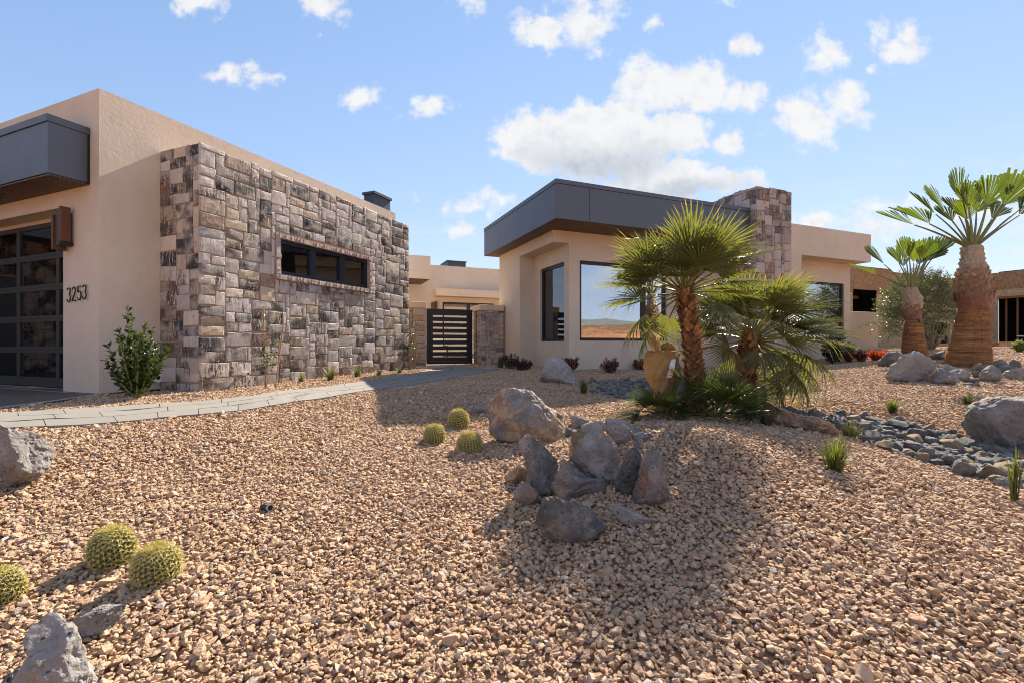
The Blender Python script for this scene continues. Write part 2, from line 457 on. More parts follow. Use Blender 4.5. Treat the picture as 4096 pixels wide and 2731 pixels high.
plain('white_plastic', (0.78, 0.77, 0.74), 0.4, 0, 0.05); plain('blind', (0.60, 0.58, 0.50), 0.6, 0, 0.04)
plain('black_plastic', (0.016, 0.016, 0.017), 0.5); plain('shadow_gap', (0.05, 0.042, 0.036), 0.9)
plain('footing', (0.14, 0.10, 0.08), 0.9, 0, 0.3, 20, 0.6); plain('silver_tape', (0.52, 0.53, 0.55), 0.32, 0.6, 0.1, 30)
plain('stake_wood', (0.33, 0.20, 0.11), 0.8, 0, 0.3, 14, 0.4); plain('bark', (0.24, 0.185, 0.14), 0.9, 0, 0.3, 24, 0.7)
plain('green_stem', (0.16, 0.17, 0.05), 0.6, 0, 0.25, 20); plain('furniture', (0.62, 0.60, 0.56), 0.6)
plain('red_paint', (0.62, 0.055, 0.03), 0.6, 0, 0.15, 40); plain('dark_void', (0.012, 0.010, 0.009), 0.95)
plain('digit_black', (0.010, 0.010, 0.011), 0.32, 0.1); plain('digit_steel', (0.45, 0.45, 0.44), 0.3, 0.8)
plain('wool', (0.70, 0.66, 0.42), 0.95, 0, 0.15, 60, 0.8, 200); plain('gravel_bag', (0.2, 0.2, 0.2))
@material('light_strip')
def _(t):
    e = t.node('ShaderNodeEmission'); t.put(e.inputs[0], (1.0, 0.62, 0.18)); e.inputs[1].default_value = 2.2
    t.out(e.outputs[0])
@material('driveway')
def _(t):
    c = t.coord(); v = t.voro(c, 95, out=1); n = t.noise(c, 60, 4); b = t.noise(c, 1.2, 4)
    sep_ = t.node('ShaderNodeSeparateColor'); t.l.new(v, sep_.inputs[0])
    col = t.ramp(sep_.outputs[0], [(0, (0.060, 0.047, 0.037)), (0.5, (0.105, 0.085, 0.068)), (1, (0.19, 0.155, 0.125))])
    col = t.mix(t.math('MULTIPLY', b, 0.5), col, (0.08, 0.065, 0.052))
    t.out(t.principled(col, 0.85, 0, t.bump(t.voro(c, 95), 0.5, 0.006)))
@material('border')
def _(t):
    t.out(t.principled(t.mix(t.noise(t.coord(), 20, 4), (0.30, 0.27, 0.24), (0.42, 0.39, 0.35)), 0.9))
@material('paver')
def _(t):
    c = t.coord(); r = t.rnd()
    c2 = t.vmath('ADD', c, t.vmath('SCALE', (13.0, 7.0, 3.0), scale=r))
    m = t.node('ShaderNodeMapping'); t.l.new(c2, m.inputs[0]); m.inputs['Rotation'].default_value = (0, 0, math.radians(-20)); m.inputs['Scale'].default_value = (2.0, 18, 4)
    grain = t.noise(m.outputs[0], 1.0, 6, 0.62, 0.4); big = t.noise(c2, 2.5, 4)
    col = t.mix(grain, (0.190, 0.180, 0.162), (0.275, 0.260, 0.232))
    col = t.mix(t.math('MULTIPLY', big, 0.5), col, (0.25, 0.215, 0.17))
    col = t.mix(t.math('MULTIPLY', r, 0.22), col, (0.20, 0.195, 0.185))
    crack = t.step(t.noise(t.vmath('ADD', m.outputs[0], (3, 9, 1)), 1.4, 3, 0.5), 0.655, 0.69)
    col = t.mix(t.math('MULTIPLY', crack, 0.45), col, (0.14, 0.12, 0.10))
    t.out(t.principled(col, 0.85, 0, t.bump(grain, 0.4, 0.008), 0.3))
@material('dirt')
def _(t):
    c = t.coord(); n = t.noise(c, 2, 6); f = t.voro(c, 28, out=1)
    s_ = t.node('ShaderNodeSeparateColor'); t.l.new(f, s_.inputs[0])
    col = t.mix(s_.outputs[0], (0.36, 0.21, 0.12), (0.52, 0.34, 0.21))
    col = t.mix(t.math('MULTIPLY', n, 0.35), col, (0.42, 0.20, 0.10))
    t.out(t.principled(col, 0.95, 0, t.bump(t.voro(c, 28), 0.8, 0.02), 0.2))
@material('hillside')
def _(t):
    c = t.coord(); z = t.node('ShaderNodeSeparateXYZ'); t.l.new(c, z.inputs[0])
    n = t.noise(c, 0.09, 6, 0.6); f = t.noise(c, 0.8, 6, 0.7)
    red = t.mix(f, (0.36, 0.13, 0.055), (0.55, 0.24, 0.11))
    veg = t.mix(f, (0.055, 0.050, 0.028), (0.15, 0.11, 0.06))
    k = t.step(t.math('ADD', z.outputs[2], t.math('MULTIPLY', t.math('SUBTRACT', n, 0.5), 5.0)), 0.9, 2.2)
    k = t.math('MULTIPLY', k, t.step(f, 0.3, 0.6))
    t.out(t.principled(t.mix(k, red, veg), 0.95, 0, t.bump(f, 1.0, 0.3), 0.2))
@material('ridge')
def _(t):
    f = t.noise(t.coord(), 0.2, 6, 0.7)
    t.out(t.principled(t.mix(f, (0.10, 0.12, 0.11), (0.20, 0.21, 0.18)), 0.95, 0, None, 0.2))
@material('gravel')
def _(t):
    r = t.rnd(); c = t.coord()
    def h(k): return t.math('FRACT', t.math('MULTIPLY', r, k))
    col = t.ramp(r, [(0, (0.350, 0.205, 0.118)), (0.25, (0.450, 0.280, 0.168)), (0.5, (0.530, 0.350, 0.218)), (0.72, (0.585, 0.410, 0.268)), (0.86, (0.46, 0.270, 0.155)),
                     (0.95, (0.45, 0.365, 0.30)), (0.975, (0.38, 0.335, 0.30)), (0.987, (0.47, 0.195, 0.095)), (1.0, (0.62, 0.51, 0.38))])
    n = t.noise(t.vmath('ADD', c, t.vmath('SCALE', (50.0, 20.0, 70.0), scale=h(9.7))), 2.2, 5, 0.65)
    col = t.mix(t.math('MULTIPLY', t.step(n, 0.35, 0.7), 0.4), col, t.mix(0.6, col, (0.62, 0.47, 0.34)))
    t.out(t.principled(col, 0.9, 0, t.bump(n, 0.5, 0.05), 0.25))
def rock_material(name, scale, pits):
    @material(name)
    def _(t):
        c = t.coord(); oi = t.node('ShaderNodeObjectInfo'); r = oi.outputs['Random']
        prm = t.node('ShaderNodeSeparateColor'); t.l.new(oi.outputs['Color'], prm.inputs[0])
        tan, lite, rust = prm.outputs
        c = t.vmath('ADD', c, t.vmath('SCALE', (17.0, 29.0, 11.0), scale=r))
        big = t.noise(c, 2.6 * scale, 7, 0.66, 0.5); mid = t.noise(c, 8 * scale, 7, 0.7); fine = t.noise(c, 40 * scale, 5, 0.7)
        zone = t.step(t.noise(t.vmath('ADD', c, (3, 1, 6)), 1.5 * scale, 4, 0.6, 0.8), 0.42, 0.60)
        grey = t.mix(t.step(mid, 0.36, 0.66), t.mix(zone, (0.060, 0.058, 0.058), (0.16, 0.15, 0.142)), t.mix(zone, (0.20, 0.188, 0.178), (0.42, 0.39, 0.365)))
        grey = t.mix(lite, t.mix(0.45, grey, (0.04, 0.04, 0.042)), t.mix(0.55, grey, (0.50, 0.465, 0.435)))
        tanc = t.mix(t.step(mid, 0.34, 0.66), (0.22, 0.135, 0.075), (0.50, 0.36, 0.22))
        k = t.math('MULTIPLY', t.step(t.math('ADD', big, t.math('MULTIPLY', tan, 0.50)), 0.76, 0.84), 0.85)
        col = t.mix(k, grey, tanc)
        sp = t.step(t.noise(t.vmath('ADD', c, (5, 2, 8)), 20 * scale, 5, 0.7), 0.57, 0.68)
        col = t.mix(t.math('MULTIPLY', sp, 0.55), col, (0.42, 0.375, 0.345))
        ru = t.step(t.math('ADD', t.noise(t.vmath('ADD', c, (1, 7, 3)), 5.5 * scale, 5, 0.65), t.math('MULTIPLY', rust, 0.25)), 0.70, 0.80)
        col = t.mix(t.math('MULTIPLY', ru, 0.55), col, (0.30, 0.145, 0.075))
        vo = t.voro(t.vmath('ADD', c, t.vmath('SCALE', t.noise(c, 9 * scale, 2, out=1), scale=0.08)), 34 * scale)
        pit = t.step(vo, 0.24, 0.08)
        pit = t.math('MULTIPLY', pit, t.math('MULTIPLY', t.step(t.noise(c, 4 * scale, 3), 0.44, 0.58), pits))
        col = t.mix(t.math('MULTIPLY', pit, 0.6), col, (0.03, 0.027, 0.026))
        hh = t.math('SUBTRACT', t.math('ADD', t.math('MULTIPLY', mid, 1.0), t.math('MULTIPLY', fine, 0.35)), t.math('MULTIPLY', pit, 0.55))
        t.out(t.principled(col, 0.85, 0, t.bump(hh, 1.0, 0.045 / scale), 0.3))
rock_material('boulder_rock', 1.0, 1.0); rock_material('cobble_rock', 2.6, 0.6)

def leaf(name, stops, trans, rough=0.45, spec=0.5, tmul=(1.35, 1.45, 0.6), vein=0.0):
    @material(name)
    def _(t):
        a = t.attr('rnd'); c = t.coord()
        n = t.noise(c, 14, 3)
        v = t.math('ADD', t.math('MULTIPLY', a, 0.8), t.math('MULTIPLY', n, 0.2))
        col = t.ramp(v, stops)
        p = t.principled(col, rough, 0, None, spec)
        tr = t.node('ShaderNodeBsdfTranslucent')
        t.put(tr.inputs[0], t.mix(1.0, col, tmul, 'MULTIPLY'))
        m = t.node('ShaderNodeMixShader'); m.inputs[0].default_value = trans
        t.l.new(p, m.inputs[1]); t.l.new(tr.outputs[0], m.inputs[2]); t.out(m.outputs[0])
G = [(0, (0.055, 0.066, 0.024)), (0.5, (0.092, 0.100, 0.036)), (0.78, (0.140, 0.136, 0.050)), (0.92, (0.27, 0.20, 0.085)), (1, (0.42, 0.29, 0.15))]
leaf('fan_leaf', G, 0.36, 0.28, 0.7, (2.3, 2.25, 0.8))
leaf('clump_leaf', [(0, (0.028, 0.042, 0.017)), (0.6, (0.058, 0.074, 0.028)), (1, (0.16, 0.16, 0.06))], 0.30, 0.32, 0.6, (2.2, 2.4, 0.8))
leaf('washington_leaf', [(0, (0.040, 0.060, 0.015)), (0.6, (0.072, 0.098, 0.022)), (1, (0.13, 0.145, 0.032))], 0.38, 0.42, 0.5, (2.3, 2.4, 0.6))
leaf('straw', [(0, (0.52, 0.38, 0.20)), (1, (0.72, 0.58, 0.36))], 0.3, 0.7, 0.3, (1.2, 1.1, 0.9))
leaf('glossy_leaf', [(0, (0.016, 0.032, 0.009)), (0.6, (0.040, 0.066, 0.015)), (0.92, (0.095, 0.125, 0.024)), (1, (0.26, 0.12, 0.05))], 0.24, 0.30, 0.5, (2.0, 2.3, 0.5))
leaf('dark_leaf', [(0, (0.012, 0.022, 0.010)), (1, (0.035, 0.055, 0.020))], 0.2, 0.35, 0.5)
leaf('red_leaf', [(0, (0.055, 0.012, 0.014)), (0.45, (0.16, 0.018, 0.022)), (0.7, (0.075, 0.022, 0.020)), (0.85, (0.05, 0.065, 0.018)), (1, (0.10, 0.12, 0.03))], 0.35, 0.5, 0.4, (2.4, 1.2, 0.9))
leaf('maroon_leaf', [(0, (0.030, 0.012, 0.012)), (0.6, (0.065, 0.018, 0.020)), (0.8, (0.03, 0.035, 0.014)), (1, (0.07, 0.07, 0.025))], 0.3, 0.5, 0.4, (2.0, 1.2, 0.9))
leaf('scarlet_leaf', [(0, (0.16, 0.02, 0.012)), (0.5, (0.34, 0.045, 0.018)), (0.75, (0.36, 0.14, 0.03)), (1, (0.14, 0.17, 0.03))], 0.4, 0.5, 0.4, (2.0, 1.3, 0.8))
leaf('pale_leaf', [(0, (0.11, 0.14, 0.05)), (1, (0.26, 0.28, 0.13))], 0.35, 0.5, 0.4, (1.6, 1.7, 0.8))
leaf('olive_leaf', [(0, (0.050, 0.062, 0.030)), (0.6, (0.105, 0.120, 0.065)), (1, (0.21, 0.22, 0.15))], 0.22, 0.36, 0.6, (1.6, 1.7, 0.8))
leaf('grass_blade', [(0, (0.045, 0.065, 0.020)), (0.6, (0.095, 0.110, 0.035)), (1, (0.24, 0.20, 0.09))], 0.35, 0.5, 0.4, (1.9, 2.0, 0.7))
leaf('pale_grass', [(0, (0.14, 0.15, 0.045)), (1, (0.38, 0.33, 0.16))], 0.4, 0.5, 0.4, (1.6, 1.6, 0.8))
leaf('cactus_spine', [(0, (0.48, 0.40, 0.13)), (0.6, (0.66, 0.58, 0.25)), (1, (0.80, 0.74, 0.44))], 0.35, 0.5, 0.4, (1.3, 1.3, 0.8))
leaf('petiole', [(0, (0.10, 0.12, 0.025)), (0.7, (0.19, 0.19, 0.045)), (1, (0.30, 0.22, 0.06))], 0.12, 0.4, 0.5)
leaf('boot', [(0, (0.11, 0.062, 0.034)), (0.45, (0.27, 0.155, 0.080)), (0.8, (0.46, 0.25, 0.10)), (1, (0.55, 0.40, 0.25))], 0.12, 0.7, 0.3, (1.5, 1.2, 0.8))
leaf('palm_boot', [(0, (0.12, 0.070, 0.045)), (0.5, (0.24, 0.140, 0.080)), (1, (0.42, 0.27, 0.15))], 0.08, 0.6, 0.4, (1.3, 1.1, 0.8))
@material('cactus_skin')
def _(t):
    n = t.noise(t.coord(), 20, 3)
    t.out(t.principled(t.mix(n, (0.030, 0.050, 0.012), (0.070, 0.098, 0.022)), 0.55))
@material('fan_trunk')
def _(t):
    c = t.coord(); n = t.noise(t.scale3(c, (1, 1, 2.5)), 20, 6, 0.7)
    t.out(t.principled(t.mix(n, (0.035, 0.020, 0.011), (0.17, 0.095, 0.05)), 0.95, 0, t.bump(n, 1.0, 0.02), 0.1))
@material('washington_trunk')
def _(t):
    c = t.coord(); s_ = t.node('ShaderNodeSeparateXYZ'); t.l.new(c, s_.inputs[0])
    band = t.noise(t.scale3(c, (0.8, 0.8, 8)), 2.4, 6, 0.62); fib = t.noise(t.scale3(c, (34, 34, 5)), 1.0, 5, 0.7)
    crack = t.noise(t.scale3(c, (3.5, 3.5, 46)), 1.0, 6, 0.72)
    vs_ = t.step(t.noise(t.scale3(c, (60, 60, 7)), 1.0, 3, 0.6), 0.60, 0.66)
    col = t.ramp(t.math('ADD', t.math('MULTIPLY', band, 0.55), t.math('MULTIPLY', crack, 0.45)),
                 [(0.30, (0.070, 0.030, 0.013)), (0.42, (0.18, 0.082, 0.034)), (0.54, (0.30, 0.150, 0.065)), (0.68, (0.50, 0.305, 0.150))])
    col = t.mix(t.math('MULTIPLY', vs_, 0.35), col, (0.06, 0.030, 0.015))
    h = t.math('SUBTRACT', t.math('ADD', crack, t.math('MULTIPLY', fib, 0.5)), vs_)
    t.out(t.principled(col, 0.9, 0, t.bump(h, 1.0, 0.03), 0.2))
@material('red_sheath')
def _(t):
    c = t.coord(); n = t.noise(t.scale3(c, (16, 16, 4)), 1.0, 6, 0.65)
    t.out(t.principled(t.mix(n, (0.075, 0.022, 0.018), (0.24, 0.095, 0.055)), 0.42, 0, t.bump(n, 0.8, 0.015), 0.5))
def cloth(name, c0, c1, weave):
    @material(name)
    def _(t):
        c = t.coord(); n = t.noise(c, 5, 5)
        wv = t.node('ShaderNodeTexWave', wave_type='BANDS', bands_direction='Z'); t.l.new(c, wv.inputs[0]); wv.inputs['Scale'].default_value = weave; wv.inputs['Distortion'].default_value = 1.5
        wx = t.node('ShaderNodeTexWave', wave_type='BANDS', bands_direction='X'); t.l.new(c, wx.inputs[0]); wx.inputs['Scale'].default_value = weave; wx.inputs['Distortion'].default_value = 1.5
        w_ = t.math('MULTIPLY', wv.outputs['Fac'], wx.outputs['Fac'])
        col = t.mix(t.math('ADD', t.math('MULTIPLY', n, 0.7), t.math('MULTIPLY', w_, 0.3)), c0, c1)
        h = t.math('ADD', t.math('MULTIPLY', t.noise(t.scale3(c, (9, 9, 14)), 1.0, 5, 0.6, 1.2), 1.6), t.math('MULTIPLY', w_, 0.12))
        t.out(t.principled(col, 0.95, 0, t.bump(h, 0.9, 0.02), 0.1))
cloth('burlap', (0.36, 0.22, 0.095), (0.60, 0.41, 0.20), 90)
cloth('grey_burlap', (0.36, 0.275, 0.19), (0.60, 0.49, 0.37), 60)
def osb(name, c0, c1):
    @material(name)
    def _(t):
        c = t.coord(); r = t.rnd()
        c = t.vmath('ADD', c, t.vmath('SCALE', (5.0, 9.0, 3.0), scale=r))
        v = t.voro(t.vmath('ADD', t.scale3(c, (1, 1, 1)), t.vmath('SCALE', t.noise(c, 6, 2, out=1), scale=0.25)), 16, out=1)
        s_ = t.node('ShaderNodeSeparateColor'); t.l.new(v, s_.inputs[0])
        v2 = t.voro(t.scale3(c, (1.6, 1.6, 0.7)), 26, out=1); s2 = t.node('ShaderNodeSeparateColor'); t.l.new(v2, s2.inputs[0])
        k = t.math('ADD', t.math('MULTIPLY', s_.outputs[0], 0.6), t.math('MULTIPLY', s2.outputs[1], 0.4))
        t.out(t.principled(t.mix(k, c0, c1), 0.85, 0, None, 0.3))
osb('osb_light', (0.30, 0.19, 0.095), (0.62, 0.46, 0.28)); osb('osb_dark', (0.19, 0.10, 0.045), (0.45, 0.285, 0.15))
plain('stud_wood', (0.30, 0.15, 0.075), 0.85, 0, 0.25, 6); plain('lumber', (0.52, 0.30, 0.13), 0.8, 0, 0.25, 9)
# ------------------------------------------------------------------ ground, hills, driveway
def axis(lo, hi, near, step, grow):
    a = [0.0]
    while a[-1] < hi: a.append(a[-1] + max(step, (abs(a[-1]) - near) * grow))
    b = [0.0]
    while b[-1] > lo: b.append(b[-1] - max(step, (abs(b[-1]) - near) * grow))
    return np.array(sorted(set(b[1:] + a)))
gxs = axis(-420, 420, 10, 0.14, 0.12); gys = axis(-420, 420, 16, 0.14, 0.12)
gx, gy = np.meshgrid(gxs, gys)
gzv = ground_z(gx, gy) - 0.012
nx, ny = len(gxs), len(gys)
idx = np.arange(nx * ny).reshape(ny, nx)
fq = np.stack([idx[:-1, :-1], idx[:-1, 1:], idx[1:, 1:], idx[1:, :-1]], -1).reshape(-1, 4)
g = MB(); g.add(np.stack([gx, gy, gzv], -1).reshape(-1, 3), fq.tolist())
struct(g.build('ground', 'dirt', smooth=True))
# the red slope and the far ridge across the street, behind the photographer
def hill(name, mat, r0, r1, h0, h1, bumps, seed):
    th = np.radians(np.arange(95, 281, 2.0)); rr = np.linspace(0, 1, 16)
    T, R = np.meshgrid(th, rr)
    rad = r0 + (r1 - r0) * R
    X, Y = np.sin(T) * rad, np.cos(T) * rad
    n1 = fbm(np.c_[X.ravel() * 0.05, Y.ravel() * 0.05, np.full(X.size, seed)], 4).reshape(X.shape)
    edge = np.clip(np.minimum((T - th[0]) / 0.2, (th[-1] - T) / 0.2), 0, 1)
    Z = h0 + (h1 - h0) * np.sin(np.clip(R * 1.15, 0, 1) * math.pi / 2) * edge * (1 + bumps * n1) - (R > 0.9) * 1.0
    k = np.arange(T.size).reshape(T.shape)
    fs = np.stack([k[:-1, :-1], k[1:, :-1], k[1:, 1:], k[:-1, 1:]], -1).reshape(-1, 4)
    m = MB(); m.add(np.stack([X, Y, Z], -1).reshape(-1, 3), fs.tolist())
    return struct(m.build(name, mat, smooth=True))
hill('hill', 'hillside', 22, 75, -1.75, 2.3, 0.5, 3)
hill('far_ridge', 'ridge', 140, 330, -3, 14.0, 0.35, 8)

# driveway slab in front of the garage
gar0 = V3(-6.263, 7.09, 0)                                       # front corner of the garage wing
def gw(s, p, z): return gar0 + a_dir * s + n_dir * p + UP * z     # garage wing: along the wall, out of the wall, height
def fw(t, q, z): return gar0 + b_dir * t - a_dir * q + UP * z     # garage front: to the left, out towards the drive, height
drive_poly = [fw(-0.35, 0.02, 0)[:2], fw(-0.12, 0.35, 0)[:2], (-5.98, 6.12), (-5.85, 5.55), (-5.98, 5.05), (-6.9, 4.55), (-9, 4.0), (-14, 3.2), (-16, 12), fw(6.5, -0.32, 0)[:2], fw(-0.35, -0.32, 0)[:2]]
drive_poly = [gp(365, 1584)[:2], gp(255, 1607)[:2], gp(130, 1622)[:2], gp(0, 1641)[:2], gp(-160, 1662)[:2], V3(-8, 4.6, 0)[:2], V3(-14, 3.2, 0)[:2], V3(-18, 11, 0)[:2], fw(8, -0.32, 0)[:2], fw(0.1, -0.32, 0)[:2], fw(0.02, 0.05, 0)[:2]]
def flat_sheet(name, mat, poly, top, thick):
    m = MB(); n = len(poly)
    v = [(*p[:2], top) for p in poly] + [(*p[:2], top - thick) for p in poly]
    m.add(v, [tuple(range(n))] + [(i, i + n, (i + 1) % n + n, (i + 1) % n) for i in range(n)])
    me = m.build(name, mat)
    return me
DRIVE_Z = -0.752
struct(flat_sheet('driveway', 'driveway', drive_poly[::-1], DRIVE_Z, 0.15))
edge = MB()
for i in range(4):
    p, q = V3(*drive_poly[i], DRIVE_Z), V3(*drive_poly[i + 1], DRIVE_Z)
    d = q - p; nrm = unit(np.cross(d, UP)) * 0.07
    edge.box(p - UP * 0.10, d, nrm, UP * 0.108)
for t0, t1, q in ((0.0, 3.6, 0.02), (0.3, 5.5, -0.26)):
    edge.box(fw(t0, q, DRIVE_Z + 0.003), b_dir * (t1 - t0), -a_dir * 0.022, UP * 0.004)
struct(edge.build('driveway_edge', 'border'))

# ------------------------------------------------------------------ paved path, paver by paver
far_px = [(-420, 1690), (0, 1655), (180, 1647), (361, 1638), (530, 1629), (702, 1617), (850, 1605), (1000, 1590), (1170, 1562), (1425, 1533), (1544, 1511), (1659, 1496), (1752, 1481), (1715, 1466)]
near_px = [(-420, 1745), (0, 1722), (217, 1714), (425, 1700), (560, 1688), (702, 1672), (850, 1660), (1000, 1645), (1255, 1603), (1425, 1573), (1597, 1549), (1765, 1522), (1900, 1499), (2003, 1479)]
def resample(poly, n):
    p = np.array([gp(*q) for q in poly]); s = np.r_[0, np.cumsum(np.linalg.norm(np.diff(p[:, :2], axis=0), axis=1))]
    return p, s / s[-1]
Pf, _s = resample(far_px, 0); Pn, _s2 = resample(near_px, 0)
_tt = np.linspace(0, 1, len(far_px))
def path_pt(t, w):
    f = np.array([np.interp(t, _tt, Pf[:, k]) for k in range(2)]); n_ = np.array([np.interp(t, _tt, Pn[:, k]) for k in range(2)])
    return f * (1 - w) + n_ * w
path_poly = np.r_[Pf[:, :2], Pn[::-1, :2]]
base = MB()
tts = np.linspace(0, 1, 90); v = []; fs = []
for t in tts:
    for w in np.linspace(0, 1, 4):
        q = path_pt(t, w); v.append((*q, gz(*q) + 0.004))
for i in range(len(tts) - 1):
    for j in range(3): fs.append((i * 4 + j, i * 4 + j + 1, i * 4 + j + 5, i * 4 + j + 4))
base.add(v, fs)
path = struct(base.build('path', 'shadow_gap', smooth=True))
r = rs(5)
seg_len = np.array([np.linalg.norm(path_pt(t + 0.002, 0.5) - path_pt(t - 0.002, 0.5)) / 0.004 for t in np.linspace(0.01, 0.99, 60)])
tgrid = np.linspace(0, 1, 400); cum = np.r_[0, np.cumsum(np.interp((tgrid[1:] + tgrid[:-1]) / 2, np.linspace(0.01, 0.99, 60), seg_len) * np.diff(tgrid))]
total = cum[-1]
rows = [(0, 0.36), (0.36, 0.68), (0.68, 1.0)]
for ri, (w0, w1) in enumerate(rows):
    s = -r.random() * 0.4
    while s < total:
        L = r.choice([0.42, 0.62, 0.85]); s0, s1 = max(0, s) + 0.004, min(total, s + L) - 0.004; s += L
        if s1 - s0 < 0.05: continue
        m = MB(); skew = 0.0
        nn = 3; vs_ = []
        for k in range(nn):
            for w in (w0 + 0.008, w1 - 0.008):
                ss = s0 + (s1 - s0) * k / (nn - 1) + skew * (w - 0.5) * 0.6
                q = path_pt(np.interp(np.clip(ss, 0, total), cum, tgrid), w); vs_.append((*q, gz(*q) + 0.024 + r.random() * 0.002))
        top = np.array(vs_); bot = top - V3(0, 0, 0.05)
        n2 = len(top); f_ = []
        for k in range(nn - 1): f_.append((2 * k, 2 * k + 2, 2 * k + 3, 2 * k + 1) if True else 0)
        ring = [0, 2, 4, 5, 3, 1]
        for k in range(6): i, j = ring[k], ring[(k + 1) % 6]; f_.append((i, i + n2, j + n2, j)[::-1])
        m.add(np.r_[top, bot], [tuple(reversed(q)) for q in f_])
        m.build('paver', 'paver', path)

# ------------------------------------------------------------------ cladding of split-face stone
def clad(parent, o, ex, en, width, height, holes, cell, seed, mat, proud=0.03, sizes=None, limit=300, top_var=0.0, ends=(0, 0)):
    """irregular ashlar: every stone a mesh of its own, set in a recessed mortar plane"""
    r = rs(seed); o, ex, en = (np.asarray(q, float) for q in (o, ex, en))
    nx, nz = int(round(width / cell)), int(round(height / cell))
    cx, cz = width / nx, height / nz
    occ = np.zeros((nz, nx), bool)
    for (x0, x1, z0, z1) in holes:
        occ[max(0, int(round(z0 / cz))):int(round(z1 / cz)), max(0, int(round(x0 / cx))):int(round(x1 / cx))] = True
    sizes = sizes or [(3, 2, 4), (4, 2, 6), (5, 2, 6), (6, 2, 3), (4, 3, 4), (5, 3, 5), (6, 3, 3), (7, 3, 1.2), (3, 1, 1.5), (5, 1, 2), (2, 2, 1.2), (3, 3, 1.2), (7, 4, 0.4), (4, 1, 1.5)]
    wts = np.array([s[2] for s in sizes], float); wts /= wts.sum()
    stones = []
    for z in range(nz):
        for x in range(nx):
            if occ[z, x]: continue
            best = None
            for _k in range(7):
                w, h, _w = sizes[r.choice(len(sizes), p=wts)]
                w = min(w, nx - x); h = min(h, nz - z)
                if x + w == nx - 1: w += 1
                while w > 1 and occ[z, x:x + w].any(): w -= 1
                if occ[z:z + h, x:x + w].any(): h = 1
                if best is None or w * h > best[0] * best[1] * (0.8 + 0.5 * r.random()): best = (w, h)
                if w >= 2 and h >= 2 and w / h < 2.6: best = (w, h); break
            w, h = best
            occ[z:z + h, x:x + w] = True
            stones.append((x * cx, (x + w) * cx, z * cz, (z + h) * cz))
    stones.sort(key=lambda q: -(q[1] - q[0]) * (q[3] - q[2]))
    rest = MB()
    for si, (x0, x1, z0, z1) in enumerate(stones):
        g = 0.0065; j = min(0.016, 0.10 * min(x1 - x0, z1 - z0))
        jj = (r.random((4, 2)) - 0.5) * 2 * j
        if r.random() < 0.10: jj[r.integers(4)] *= 2.6
        c = np.array([(x0 + g, z0 + g), (x1 - g, z0 + g), (x1 - g, z1 - g), (x0 + g, z1 - g)]) + jj
        if x0 < 1e-6: c[[0, 3], 0] = -ends[0]
        if x1 > width - 1e-6: c[[1, 2], 0] = width + ends[1]
        c[:, 0] = np.clip(c[:, 0], -ends[0], width + ends[1])
        if z0 < 1e-6: c[[0, 1], 1] = 0
        if z1 > height - 1e-6: c[[2, 3], 1] = height + (r.random() - 0.5) * top_var
        nu = 4 if x1 - x0 > 0.25 else 3; nv = 3
        U, Wv = np.meshgrid(np.linspace(0, 1, nu + 1), np.linspace(0, 1, nv + 1))
        e = 0.06; U = np.where(U == 0, e, np.where(U == 1, 1 - e, U)); Wv = np.where(Wv == 0, e, np.where(Wv == 1, 1 - e, Wv))
        def bil(u, w): return ((1 - u) * (1 - w))[..., None] * c[0] + (u * (1 - w))[..., None] * c[1] + (u * w)[..., None] * c[2] + ((1 - u) * w)[..., None] * c[3]
        P = bil(U, Wv) + (r.random(U.shape + (2,)) - 0.5) * 0.012
        dep = proud + (r.random() - 0.5) * 0.005 + (r.random(U.shape) - 0.5) * 0.006
        if r.random() < 0.5: dep = dep + (Wv - 0.5) * (r.random() - 0.5) * 0.009 + (U - 0.5) * (r.random() - 0.5) * 0.012
        inn = [(k, l) for k in range(nv + 1) for l in range(nu + 1) if k in (0, nv) or l in (0, nu)]
        dep = np.array(dep)
        for k, l in inn: dep[k, l] -= 0.003
        front = o + P[..., :1] * ex + P[..., 1:] * UP + dep[..., None] * en
        ringf = [(0, l) for l in range(nu + 1)] + [(k, nu) for k in range(1, nv + 1)] + [(nv, l) for l in range(nu - 1, -1, -1)] + [(k, 0) for k in range(nv - 1, 0, -1)]
        Uo, Wo = np.meshgrid(np.linspace(0, 1, nu + 1), np.linspace(0, 1, nv + 1))
        Q = bil(Uo, Wo)
        verts = list(front.reshape(-1, 3)); ids = lambda k, l: k * (nu + 1) + l
        faces = [(ids(k, l), ids(k, l + 1), ids(k + 1, l + 1), ids(k + 1, l)) for k in range(nv) for l in range(nu)]
        n0 = len(verts)
        for k, l in ringf: verts.append(o + Q[k, l, 0] * ex + Q[k, l, 1] * UP + en * (proud * 0.55))
        n1 = len(verts); R_ = len(ringf)
        for cc in c: verts.append(o + cc[0] * ex + cc[1] * UP - en * 0.01)
        for k in range(R_):
            a, b = ringf[k], ringf[(k + 1) % R_]
            faces.append((ids(*a), n0 + k, n0 + (k + 1) % R_, ids(*b)))
        corner = [0, nu, nu + nv, 2 * nu + nv]
        for q in range(4):
            s_, e_ = corner[q], corner[(q + 1) % 4] if q < 3 else R_
            faces.append(tuple([n0 + (k % R_) for k in range(s_, e_ + 1)][::-1] + [n1 + q, n1 + (q + 1) % 4]))
        if np.dot(np.cross(ex, UP), en) < 0: faces = [tuple(reversed(f)) for f in faces]
        if si < limit:
            m = MB(); m.add(verts, faces); m.build('stone', mat, parent)
        else: rest.add(verts, faces)
    if rest.n: stuff(rest.build('small_stones', mat, parent))
    return len(stones)

